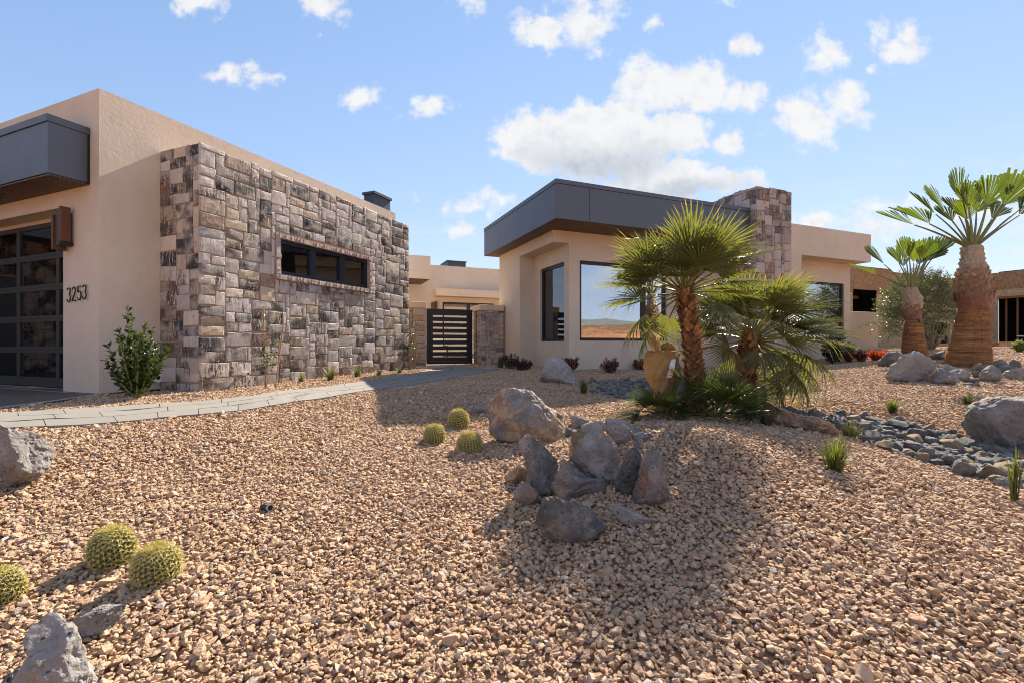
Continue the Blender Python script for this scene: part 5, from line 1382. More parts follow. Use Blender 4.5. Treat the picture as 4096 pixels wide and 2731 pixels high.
boulder('low black pitted rock with orange foot behind the corner boulder', [(365, 1255), (430, 1200), (560, 1140), (695, 1128), (702, 1180), (650, 1225), (560, 1275), (500, 1335), (440, 1305)], 41, 0.6, (0.0, 0.25, 0.85), crop=C3)
boulder('dark rock at the left foot of the corner boulder', [(-20, 1600), (60, 1505), (130, 1480), (150, 1560), (60, 1640)], 42, 0.7, (0.0, 0.1, 0.1), 4, crop=C3)
boulder('pinkish brown stone at the lower right edge below the cobbles', [(2085, 1105), (2180, 1090), (2300, 1105), (2345, 1150), (2330, 1205), (2200, 1180), (2100, 1150)], 43, 0.7, (0.55, 0.5, 0.3), 4, crop=C2)
boulder('round red brown stone by the dark grass tuft', [(852, 1085), (870, 1068), (895, 1075), (905, 1100), (885, 1118), (860, 1110)], 46, 0.9, (1.0, 0.2, 1.0), 3, crop=C2, cat='stone', name='stone')
for k, (pl, lb, tn) in enumerate([([(1700, 590), (1730, 560), (1790, 570), (1800, 600)], 'small grey stone on the gravel above the dark low heap stone', (0, .4, .1)), ([(925, 500), (945, 478), (975, 490), (980, 520), (940, 525)], 'small black stone wedged behind the tan wedge', (0, .05, 0)),
                                 ([(1440, 640), (1480, 610), (1520, 640), (1510, 670), (1460, 668)], 'small grey stone on the right slope of the heap', (0, .5, .1)), ([(1560, 505), (1620, 497), (1660, 525), (1600, 535)], 'flat dark stone on the gravel below the fan palms', (0, .2, .1)),
                                 ([(520, 965), (560, 930), (595, 945), (600, 990), (540, 990)], 'small dark stone behind the rust tinged stone', (0, .15, .3))]):
    boulder(lb, pl, 80 + k, 0.8, tn, 3, crop=C1, cat='stone', name='stone')
for k, (x, y, w, h, lb) in enumerate([(2180, 1470, 60, 34, ''), (2330, 1480, 44, 22, '')]): pass
# small rocks between the palms and along the palm row
for k, (x, y, w, h) in enumerate([(4000, 1470, 60, 34), (4060, 1468, 55, 30), (4030, 1490, 80, 34), (3950, 1480, 50, 28), (3905, 1472, 36, 20), (3780, 1440, 30, 24)]):
    boulder(('small dark rock among those right of the thickest palm' if k < 4 else 'small grey rock at the foot of the thickest palm' if k == 4 else 'small brown rock on the ground between the two thick palms'), [(x - w / 2, y), (x - w / 2.6, y - h * 0.7), (x, y - h), (x + w / 2.4, y - h * 0.6), (x + w / 2, y), (x, y + h * 0.15)], 90 + k, 0.8, (0.2, 0.3 + 0.1 * (k % 3), 0.1), 3,
            name='rock', cat='rock', group='small rocks right of the thickest palm' if k < 4 else None)

# ------------------------------------------------------------------ cobbles of the dry creek
cob = []
for k in range(9):
    rr = rs(300 + k); D, f = ICO[3]
    P_ = D.copy()
    for _j in range(18):
        nv = unit(rr.normal(size=3)); h = 0.52 + 0.33 * rr.random(); ov = P_ @ nv - h; P_ = P_ - np.where(ov > 0, ov, 0)[:, None] * nv
    P_ *= np.array([1.0, 0.62 + 0.25 * rr.random(), 0.58 + 0.28 * rr.random()])
    P_ = P_ * (1 + 0.16 * fbm(P_ * 3.2 + k * 7, 4, 0.65))[:, None]
    me = bpy.data.meshes.new('cobble'); me.from_pydata(P_.tolist(), [], f); me.materials.append(MATS['cobble_rock'])
    me.polygons.foreach_set('use_smooth', [True] * len(f)); me.set_sharp_from_angle(angle=math.radians(20)); cob.append(me)
r = rs(71)
def cobbles(poly, n_try, smin, smax, label, group, maxn):
    lo, hi = poly.min(0), poly.max(0); kept = []; c = 0
    for _k in range(n_try):
        q = lo + (hi - lo) * r.random(2)
        if not inside(poly, q[0], q[1]): continue
        if abs(q[0]) > 1.14 * q[1]: continue
        s = smin + (smax - smin) * r.random() ** 1.6
        if any((q[0] - a) ** 2 + (q[1] - b) ** 2 < (0.60 * (s + t_)) ** 2 for a, b, t_ in kept): continue
        kept.append((q[0], q[1], s)); o = link(bpy.data.objects.new('cobble', cob[r.integers(9)]))
        o.location = (q[0], q[1], gz(*q) + s * 0.40); o.rotation_euler = (r.normal(0, 0.3), r.normal(0, 0.3), r.random() * 6.28)
        o.scale = (s, s, s); b_ = r.random()
        o.color = ((0.85 if b_ > 0.78 else 0.0), 0.10 + 0.32 * r.random(), 0.2, 1)
        tag(o, label, 'cobble', group); c += 1
        if c >= maxn: break
    return c
c1 = cobbles(bed, 9000, 0.060, 0.150, 'dark volcanic cobble in the dry creek bed at the right', 'dark cobbles of the dry creek at the right', 215)
c2 = cobbles(bedm, 3000, 0.065, 0.12, 'dark volcanic cobble in the small bed left of the fan palms', 'dark cobbles in the bed left of the fan palms', 80)
print('COBBLES', c1, c2)
# the packed small stones under the cobbles
m = MB()
for poly, nn in ((bed, 2600), (bedm, 900)):
    lo, hi = poly.min(0), poly.max(0)
    q = lo + (hi - lo) * r.random((nn, 2)); q = q[inside(poly, q[:, 0], q[:, 1])]; zq = ground_z(q[:, 0], q[:, 1])
    D, f = ICO[2]
    for (x, y), z in zip(q, zq):
        if abs(x) > 1.2 * y: continue
        s = 0.028 + 0.03 * r.random(); pv = D[::1] * s * np.array([1, 0.7 + 0.3 * r.random(), 0.6]); a = r.random() * 6.28
        pv = pv * (1 + 0.25 * vnoise(D * 2 + r.random(3) * 50))[:, None]
        R_ = np.array([[math.cos(a), -math.sin(a), 0], [math.sin(a), math.cos(a), 0], [0, 0, 1]])
        m.add(pv @ R_.T + V3(x, y, z + 0.012), f)
o = stuff(m.build('creek_pebbles', 'cobble_rock')); o.color = (0.0, 0.3, 0.1, 1)
# ------------------------------------------------------------------ golden barrel cacti
def cactus(label, px, base_y, wpx, hpx, seed, group):
    r = rs(seed); g = gp(px, base_y); k = g[1] / F
    cth = 1 / math.sqrt(1 + ((px - CX) / F) ** 2); R = wpx * k * 0.44 * cth; H = hpx * k * 0.5 * 1.10
    c = V3(g[0], g[1], 0) * (1 + R * 0.92 / g[1] * cth); c[2] = gz(c[0], c[1]) + H * 0.62
    t = thing('barrel_cactus', label, 'cactus', c - UP * H, group)
    ribs = 26; m = MB(); nr, na_ = 22, ribs * 4
    lean = unit(V3(-0.08 + r.normal(0, .05), -0.12 + r.normal(0, .05), 1))
    fx = unit(np.cross(V3(0, 1, 0), lean)); fy = np.cross(lean, fx)
    def surf(ph, th, off=0.0):
        rib = 0.5 + 0.5 * math.cos(th * ribs)
        rr_ = R * (math.cos(ph) ** 0.78 if ph < math.pi / 2 - 1e-4 else 0) * (0.83 + 0.17 * rib ** 1.2) + off * math.cos(ph)
        z = H * math.sin(ph) * (1.0 if ph < 1.25 else 1.0 - 0.5 * (ph - 1.25) ** 2) + off * math.sin(ph)
        return c + fx * rr_ * math.cos(th) + fy * rr_ * math.sin(th) + lean * z
    phs = np.linspace(-1.25, 1.55, nr); v = []; f = []
    for ph in phs:
        for j in range(na_): v.append(surf(ph, j * 2 * math.pi / na_))
    for i in range(nr - 1):
        for j in range(na_): f.append((i * na_ + j, i * na_ + (j + 1) % na_, (i + 1) * na_ + (j + 1) % na_, (i + 1) * na_ + j))
    m.add(v, f); m.build('body', 'cactus_skin', t, smooth=True)
    sp = MB(); L = R * 0.30
    for j in range(ribs):
        th = j * 2 * math.pi / ribs; nn = 9
        for i in range(nn):
            ph = -0.75 + (1.36 + 0.75) * (i + 0.5 * (j % 2) * 0.7) / nn
            p = surf(ph, th); nrm = unit(p - c + UP * 0.01); tx = unit(np.cross(lean, nrm)); ty = np.cross(nrm, tx)
            for q in range(7):
                a = q * 0.898 + r.normal(0, 0.2); out = 0.45 + 0.3 * r.random() if q % 2 == 0 else 0.85
                d = unit((tx * math.cos(a) + ty * math.sin(a)) + nrm * out + V3(*r.normal(0, .1, 3)))
                ln = L * (0.65 + 0.5 * r.random()); w = 0.0033 * R / 0.13
                s1 = unit(np.cross(d, V3(*r.normal(size=3)))) * w
                s2 = np.cross(d, s1)
                sp.add([p + s1, p - s1 * 0.5 + s2 * 0.87, p - s1 * 0.5 - s2 * 0.87, p + d * ln - nrm * ln * 0.10], [(0, 1, 3), (1, 2, 3), (2, 0, 3)], r.random())
    sp.build('spines', 'cactus_spine', t)
    wl = MB(); D, f = ICO[3]; up_ = D * np.array([R * 0.42, R * 0.42, H * 0.10])
    top = surf(1.52, 0.0) * 0.5 + surf(1.52, math.pi) * 0.5
    M3 = np.stack([fx, fy, lean]); wl.add((up_ * (1 + 0.2 * vnoise(D * 5 + seed))[:, None]) @ M3 + top - lean * H * 0.03, f)
    for q in range(260):
        a = r.random() * 6.28; rad_ = R * 0.44 * math.sqrt(r.random()); p = top + fx * rad_ * math.cos(a) + fy * rad_ * math.sin(a) + lean * H * 0.02
        d = unit(lean + (fx * math.cos(a) + fy * math.sin(a)) * 0.9 * rad_ / R * 2.2 + V3(*r.normal(0, .25, 3))); w = R * 0.022
        s1 = unit(np.cross(d, V3(*r.normal(size=3)))) * w; s2 = np.cross(d, s1)
        wl.add([p + s1, p - s1 * 0.5 + s2 * 0.87, p - s1 * 0.5 - s2 * 0.87, p + d * L * (0.5 + 0.4 * r.random())], [(0, 1, 3), (1, 2, 3), (2, 0, 3)], r.random())
    wl.build('wool_crown', 'cactus_spine', t)
GC = 'golden barrel cacti planted in the gravel'
cactus('larger barrel cactus at the back of the near pair', 449, 2288, 228, 165, 1, GC)
cactus('barrel cactus at the front right of the near pair', 627, 2362, 235, 160, 2, GC)
cactus('barrel cactus cut off by the left edge of the picture', 8, 2452, 230, 165, 3, GC)
cactus('farthest of the three small barrel cacti beside the tan wedge boulder', 1835, 1719, 92, 76, 4, GC)
cactus('left one of the three small barrel cacti beside the tan wedge boulder', 1738, 1779, 98, 78, 5, GC)
cactus('nearest of the three small barrel cacti beside the tan wedge boulder', 1877, 1818, 114, 84, 6, GC)
# small column cactus by the gate pillar
g = gp(2001, 1472)
m = MB()
for k in range(14): pass
nz_, na_ = 9, 28; v = []; f = []
for i in range(nz_):
    h = i / (nz_ - 1); rad_ = 0.075 * (1 if h < 0.8 else math.sqrt(max(0.02, 1 - ((h - 0.8) / 0.2) ** 2)))
    for j in range(na_):
        a = j * 2 * math.pi / na_; q = rad_ * (0.8 + 0.2 * math.cos(a * 7)); v.append(g + V3(q * math.cos(a), q * math.sin(a), h * 0.31 - 0.02))
for i in range(nz_ - 1):
    for j in range(na_): f.append((i * na_ + j, i * na_ + (j + 1) % na_, (i + 1) * na_ + (j + 1) % na_, (i + 1) * na_ + j))
f.append(tuple((nz_ - 1) * na_ + j for j in range(na_))); m.add(v, f)
tag(m.build('column_cactus', 'cactus_skin', smooth=True), 'small green column cactus at the foot of the right gate pillar', 'cactus')

# ------------------------------------------------------------------ fan palms
def fan_mesh(name, seed, Lp, R, nseg, spread, fused, droop, cup, wmul=1.0, cut=False, mat='fan_leaf', pet=0.011, fold=0.32, bend=0.15):
    r = rs(seed); m = MB()
    # stalk, arched, along +X
    k = 7; xs = np.linspace(0, Lp, k); zs = -bend * Lp * (xs / Lp) ** 2
    pts = np.c_[xs, np.zeros(k), zs]; m.tube(pts, np.linspace(pet * 1.7, pet * 0.75, k), 6, True, 0.4 + 0.3 * r.random(), 1, 0.6)
    e = pts[-1]; tang = unit(pts[-1] - pts[-2]); nrm = unit(np.cross(tang, V3(0, 1, 0))) * -1
    nrm = nrm if nrm[2] > 0 else -nrm
    side = np.cross(nrm, tang)
    sp = math.radians(spread); tone = 0.25 + 0.35 * r.random()
    for i in range(nseg):
        s = (i + 0.5) / nseg * 2 - 1; th = s * sp + r.normal(0, 0.012)
        Rl = R * (1 - 0.30 * abs(s) ** 2.2) * (1 + r.normal(0, 0.05))
        dth = 2 * sp / nseg
        st = [0.05, 0.22, 0.42, 0.60, 0.80, 1.0]
        hw = lambda q: min(q * Rl * dth * 0.56, fused * R * dth * 0.56) * wmul if not cut else q * Rl * dth * 0.53
        dr = droop * (1 + 1.0 * abs(s)) * (0.7 + 0.6 * r.random()); kink = r.random() < 0.10 and not cut
        d = tang * math.cos(th) + side * math.sin(th); w = -tang * math.sin(th) + side * math.cos(th)
        V = []
        for q in st:
            taper = 1.0 if q <= 0.55 else (max(0.0, 1 - ((q - 0.55) / 0.45) ** 1.35) if not cut else 1 - 0.30 * max(0, (q - 0.8) / 0.2))
            h = hw(q) * taper
            z = cup * R * abs(math.sin(th)) ** 1.5 * q - dr * R * q ** 2.6 - (0.28 * R * max(0, q - 0.7) / 0.3 if kink else 0)
            cpt = e + d * q * Rl + nrm * z
            V += [cpt - w * h + nrm * fold * h, cpt - nrm * fold * h * 0.6, cpt + w * h + nrm * fold * h]
        F_ = []
        for a in range(len(st) - 1):
            F_ += [(3 * a, 3 * a + 1, 3 * a + 4, 3 * a + 3), (3 * a + 1, 3 * a + 2, 3 * a + 5, 3 * a + 4)]
        rn = np.clip(tone + r.normal(0, 0.13), 0, 0.9)
        base_ = len(F_); m.add(V, F_[:6], rn); 
        tipv = rn if cut else min(1.0, rn + (0.10 if r.random() < 0.6 else 0.42))
        n0 = m.n - len(V); 
        for fc in F_[6:]: m.f.append(tuple(q + n0 for q in fc)); m.r.append(min(1, (rn + tipv) / 2) if fc[0] < 12 else tipv); m.m.append(0)
    me_o = m.build(name, [mat, 'petiole']); me = me_o.data; bpy.data.objects.remove(me_o)
    return me
FAN = [fan_mesh('frond', 200 + k, 0.40 + 0.05 * (k % 3), 0.50 + 0.03 * (k % 4), 30, 98 + 8 * (k % 3), 0.30, 0.015 + 0.03 * (k % 4), 0.10 + 0.05 * (k % 2), 1.0) for k in range(8)]
FANO = [fan_mesh('frond', 230 + k, 0.42, 0.50, 34, 105, 0.32, 0.22 + 0.05 * k, 0.05, 0.95, bend=0.35) for k in range(4)]
def put_frond(parent, me, p, d, up=None, s=1.0, name='frond'):
    o = link(bpy.data.objects.new(name, me)); adopt(o, parent)
    basis(o, p, d, UP if up is None else up); o.scale = (s, s, s)
    return o
def trunk_boots(parent, path, rad, n, seed, size, out, mat, lift=0.0, name='leaf_bases', zr=(0, 1)):
    r = rs(seed); m = MB(); path = np.asarray(path, float); T = np.linspace(0, 1, len(path))
    for i in range(n):
        t = zr[0] + (zr[1] - zr[0]) * (i + 0.5) / n; a = i * 2.39996 + r.normal(0, 0.15)
        c = np.array([np.interp(t, T, path[:, k]) for k in range(3)]); c2 = np.array([np.interp(min(1, t + 0.02), T, path[:, k]) for k in range(3)])
        ax = unit(c2 - c + UP * 1e-4); u = unit(np.cross(ax, V3(math.sin(a), math.cos(a), 0.01))); nrm = np.cross(u, ax)
        R_ = np.interp(t, T, rad); L_ = size * (0.7 + 0.6 * r.random()); w = L_ * 0.42
        p = c + nrm * R_ * 0.96; tip = p + (ax * 0.80 + nrm * (out + 0.35 * r.random()) + u * r.normal(0, .15)) * L_
        mid = p + (ax * 0.45 + nrm * out * 0.35) * L_
        v = [p - u * w, p + u * w, mid + u * w * 0.75, tip + u * w * 0.28, tip - u * w * 0.28, mid - u * w * 0.75, mid + nrm * w * 0.30, p + nrm * w * 0.12, tip - ax * L_ * 0.12 - nrm * 0.004]
        m.add(v, [(0, 7, 6, 5), (7, 1, 2, 6), (5, 6, 4), (6, 3, 4), (6, 2, 3), (4, 3, 8)], np.clip(r.random() ** 1.3, 0, 1))
    return stuff(m.build(name, mat, parent))
def fan_palm(label, base_px, crown_px, dia_px, seed, fronds, scale, group, mess=26):
    r = rs(seed); g = gp(*base_px); g = g + V3(0, 0.10, 0); k = g[1] / F
    cr = at(crown_px[0], crown_px[1], g[1] + 0.02)
    t = thing('fan_palm', label, 'palm tree', g, group)
    n = 9; path = np.array([g - UP * 0.08 + (cr - g + UP * 0.08) * q + V3(0.035 * math.sin(q * 3.1) * (1 if seed % 2 else -1), 0, 0) for q in np.linspace(0, 1, n)])
    R0 = dia_px * k * 0.5 / 1.06; rad = R0 * np.interp(np.linspace(0, 1, n), [0, 0.15, 0.5, 0.85, 1], [1.15, 0.98, 0.86, 0.86, 0.6])
    m = MB(); m.tube(path, rad * 0.9, 16); m.build('trunk', 'fan_trunk', t, smooth=True)
    trunk_boots(t, path, rad * 0.9, int(260 * (cr[2] - g[2]) / 1.2) + 60, seed + 1, 0.085 * scale * 1.1, 0.55, 'boot')
    # fibre and hanging stubs under the crown
    m = MB()
    for i in range(160):
        q = 0.62 + 0.4 * r.random(); a = r.random() * 6.28; c = path[0] + (path[-1] - path[0]) * q
        rr_ = np.interp(min(q, 1), np.linspace(0, 1, n), rad); nr = V3(math.cos(a), math.sin(a), 0)
        p = c + nr * rr_ * 0.8; d = unit(nr * (0.7 + r.random() * 0.5) + UP * (r.random() * 1.6 - 0.9)); L_ = (0.05 + 0.09 * r.random()) * scale; w = np.cross(d, UP); w = unit(w) * 0.005
        m.add([p - w, p + w, p + d * L_], [(0, 1, 2)], r.random())
    stuff(m.build('fibre', 'boot', t))
    for fr in fronds:
        az, el, s, kind = fr[:4]
        az, el = math.radians(az), math.radians(el)
        d = V3(math.sin(az) * math.cos(el), math.cos(az) * math.cos(el), math.sin(el))
        st = cr + V3(d[0], d[1], 0) * R0 * 0.5 - UP * (0.10 * (1 - math.sin(el)) * scale)
        me = (FANO if kind else FAN)[int(r.integers(4 if kind else 8))]
        upv = fr[4] if len(fr) > 4 else UP + V3(*r.normal(0, 0.25, 3))
        put_frond(t, me, st, d, upv, s * scale)
    return t
r = rs(900)
# azimuth 0 = away from the viewer, 90 = right, 180 = towards the viewer
fr1 = []
for i in range(20):
    az = i * 137.5 + r.normal(0, 10); el = -10 + 90 * (i / 19.0) ** 0.85 + r.normal(0, 6)
    fr1.append((az, el, 0.84 + 0.22 * r.random(), 1 if el < -2 else 0))
for i in range(7): fr1.append((i * 137.5, 48 + 36 * r.random(), 1.0 + 0.2 * r.random(), 0))
fr1 += [(85, 56, 1.25, 0), (75, 48, 1.28, 0), (100, 40, 1.22, 0), (85, 62, 1.2, 0), (70, 54, 1.15, 0), (275, 20, 1.12, 0), (280, 4, 1.15, 0), (282, -12, 1.2, 1), (260, 28, 1.1, 0), (288, -28, 1.2, 1), (272, 36, 1.05, 0),
        (190, 42, 0.9, 0, V3(0, -1, 0.4)), (225, 48, 0.9, 0, V3(0, -1, 0.4)), (150, 50, 0.95, 0, V3(0, -1, .5)), (92, 22, 1.3, 0), (95, 10, 1.1, 0), (205, 30, 0.8, 0)]
PG = 'multi trunk fan palms on the mound'
fan_palm('taller fan palm with a straight shaggy trunk on the mound', (2800, 1668), (2734, 1150), 92, 5, fr1, 0.80, PG)
r = rs(901); fr2 = []
for i in range(24):
    az = i * 137.5 + r.normal(0, 10); el = -12 + 86 * (i / 23.0) ** 0.9 + r.normal(0, 6)
    fr2.append((az, el, 0.86 + 0.24 * r.random(), 1 if el < -2 else 0))
for i in range(5): fr2.append((i * 137.5 + 40, 42 + 36 * r.random(), 1.0 + 0.2 * r.random(), 0))
fr2 += [(80, 42, 1.3, 0), (95, 28, 1.35, 0), (88, 12, 1.4, 0), (100, 2, 1.35, 1), (82, -8, 1.35, 1), (105, -22, 1.35, 1), (98, -42, 1.3, 1), (60, 55, 1.2, 0), (75, 50, 1.25, 0), (70, 34, 1.3, 0), (110, 18, 1.2, 0), (95, -55, 1.3, 1),
        (-60, 40, 1.1, 0), (280, 50, 1.15, 0), (270, 25, 1.1, 0), (245, -8, 0.75, 0, V3(0, -1, .5)), (112, -30, 1.1, 1, V3(0, -1, .5)), (200, 30, 0.85, 0, V3(0, -1, .6))]
fan_palm('shorter fan palm with thick orange leaf bases on the mound', (2995, 1640), (3005, 1338), 100, 8, fr2, 0.92, PG)
CLMP = [fan_mesh('frond', 260 + k, 0.26, 0.34 + 0.02 * k, 30, 92, 0.34, 0.03 + 0.03 * k, 0.12, 0.85, mat='clump_leaf', pet=0.007) for k in range(4)]
def clump(label, px, n, seed, sc_, bias=0.0):
    r = rs(seed); g = gp(*px); t = thing('palm_clump', label, 'palm shoots', g, 'low palm shoots at the foot of the fan palms')
    for i in range(n):
        az = math.radians(i * 137.5 + r.normal(0, 15)); el = math.radians(12 + 66 * (i / n) + r.normal(0, 6))
        d = V3(math.sin(az) * math.cos(el) + bias, math.cos(az) * math.cos(el), math.sin(el))
        put_frond(t, CLMP[int(r.integers(4))], g + V3(d[0], d[1], 0) * 0.03 - UP * 0.02, d, UP + V3(*r.normal(0, .3, 3)), sc_ * (0.8 + 0.35 * r.random()))
clump('low bright palm shoots left of the taller fan palm', (2665, 1668), 14, 31, 0.84, -0.35)
clump('dense dark palm shoots between the two fan palms', (2860, 1672), 30, 32, 1.08, 0.10)

# burlap wrapped palm stem with a dry tuft
g = gp(2655, 1660) + V3(0, 0.25, 0)
bw = thing('wrapped_palm', 'palm stem wrapped in tan burlap with dry straw tuft and silver tape', 'wrapped palm', g)
d0 = g[1]
prof_ = [(1640, 2652, 40), (1570, 2660, 44), (1535, 2658, 54), (1500, 2654, 66), (1460, 2652, 70), (1425, 2648, 68), (1408, 2645, 64), (1398, 2642, 46)]
prof = [(y, float(np.interp(-y, [-q[0] for q in prof_], [q[1] for q in prof_])), float(np.interp(-y, [-q[0] for q in prof_], [q[2] for q in prof_]))) for y in np.linspace(1640, 1398, 40)]
v = []; f = []; na_ = 64
for (y, x, hw) in prof:
    c = at(x, y, d0); rr_ = hw / F * d0 / 1.05
    for j in range(na_):
        a = j * 2 * math.pi / na_; q = rr_ * (1 + 0.05 * math.sin(3 * a + y * 0.02) + 0.16 * vnoise(np.array([[math.cos(a) * 2.2, math.sin(a) * 2.2, y * 0.030]]))[0] + 0.09 * abs(math.sin(a * 4 + y * 0.05 + 3 * vnoise(np.array([[math.cos(a), math.sin(a), y * 0.02]]))[0])) ** 4 + 0.06 * vnoise(np.array([[math.cos(a) * 7, math.sin(a) * 7, y * 0.08]]))[0]); v.append(c + V3(q * math.cos(a), q * 0.9 * math.sin(a), 0))
for i in range(len(prof) - 1):
    for j in range(na_): f.append((i * na_ + j, i * na_ + (j + 1) % na_, (i + 1) * na_ + (j + 1) % na_, (i + 1) * na_ + j))
f.append(tuple((len(prof) - 1) * na_ + j for j in range(na_)))
m = MB(); m.add(v, f); sack = m.build('burlap_wrap', 'burlap', bw, smooth=True)
m = MB(); D, fi = ICO[4]
kc = at(2668, 1388, d0); kn = D * np.array([0.075, 0.06, 0.055]) * (1 + 0.25 * fbm(D * 2.2, 3))[:, None] + kc; m.add(kn, fi)
kc = at(2690, 1425, d0 - 0.02); kn = D * np.array([0.075, 0.07, 0.12]) * (1 + 0.22 * fbm(D * 2.0 + 4, 3))[:, None] + kc; m.add(kn, fi)
m.build('burlap_knot', 'burlap', bw, smooth=True)
m = MB(); p0, p1 = at(2692, 1436, d0 - 0.185), at(2676, 1510, d0 - 0.19)
w_ = V3(0.030, -0.004, 0.004); mid_ = (p0 + p1) / 2 + V3(0.004, -0.012, 0)
m.add([p0 - w_, p0 + w_, mid_ + w_, p1 + w_, p1 - w_, mid_ - w_], [(0, 1, 2, 5), (5, 2, 3, 4)]); tp = m.build('tape', 'silver_tape', bw)
so_ = tp.modifiers.new('thick', 'SOLIDIFY'); so_.thickness = 0.004
m = MB(); p0 = at(2706, 1500, d0 - 0.17); m.add([p0, p0 + V3(0.05, 0, 0.03), p0 + V3(0.055, 0.01, -0.10), p0 + V3(0.01, -0.01, -0.11)], [(0, 1, 2, 3)]); tp = m.build('tape', 'silver_tape', bw); so_ = tp.modifiers.new('thick', 'SOLIDIFY'); so_.thickness = 0.004
r = rs(77); m = MB(); b0 = at(2633, 1408, d0 - 0.12)
for i in range(170):
    q = r.random(); tipx = 2574 + 60 * q + r.normal(0, 4); tipy = 1318 + 34 * abs(q - 0.55) + r.normal(0, 12) + (40 * r.random() if r.random() < .3 else 0)
    tip = at(tipx, tipy, d0 - 0.22 + r.normal(0, 0.07)); p = b0 + V3(*r.normal(0, 0.012, 3)); md = p * 0.55 + tip * 0.45 + V3(r.normal(0, .006), r.normal(0, .006), 0.004)
    w = V3(0.0032, 0.001, 0); m.add([p - w, p + w, md + w, md - w, tip], [(0, 1, 2, 3), (3, 2, 4)], r.random())
m.build('straw_tuft', 'straw', bw)

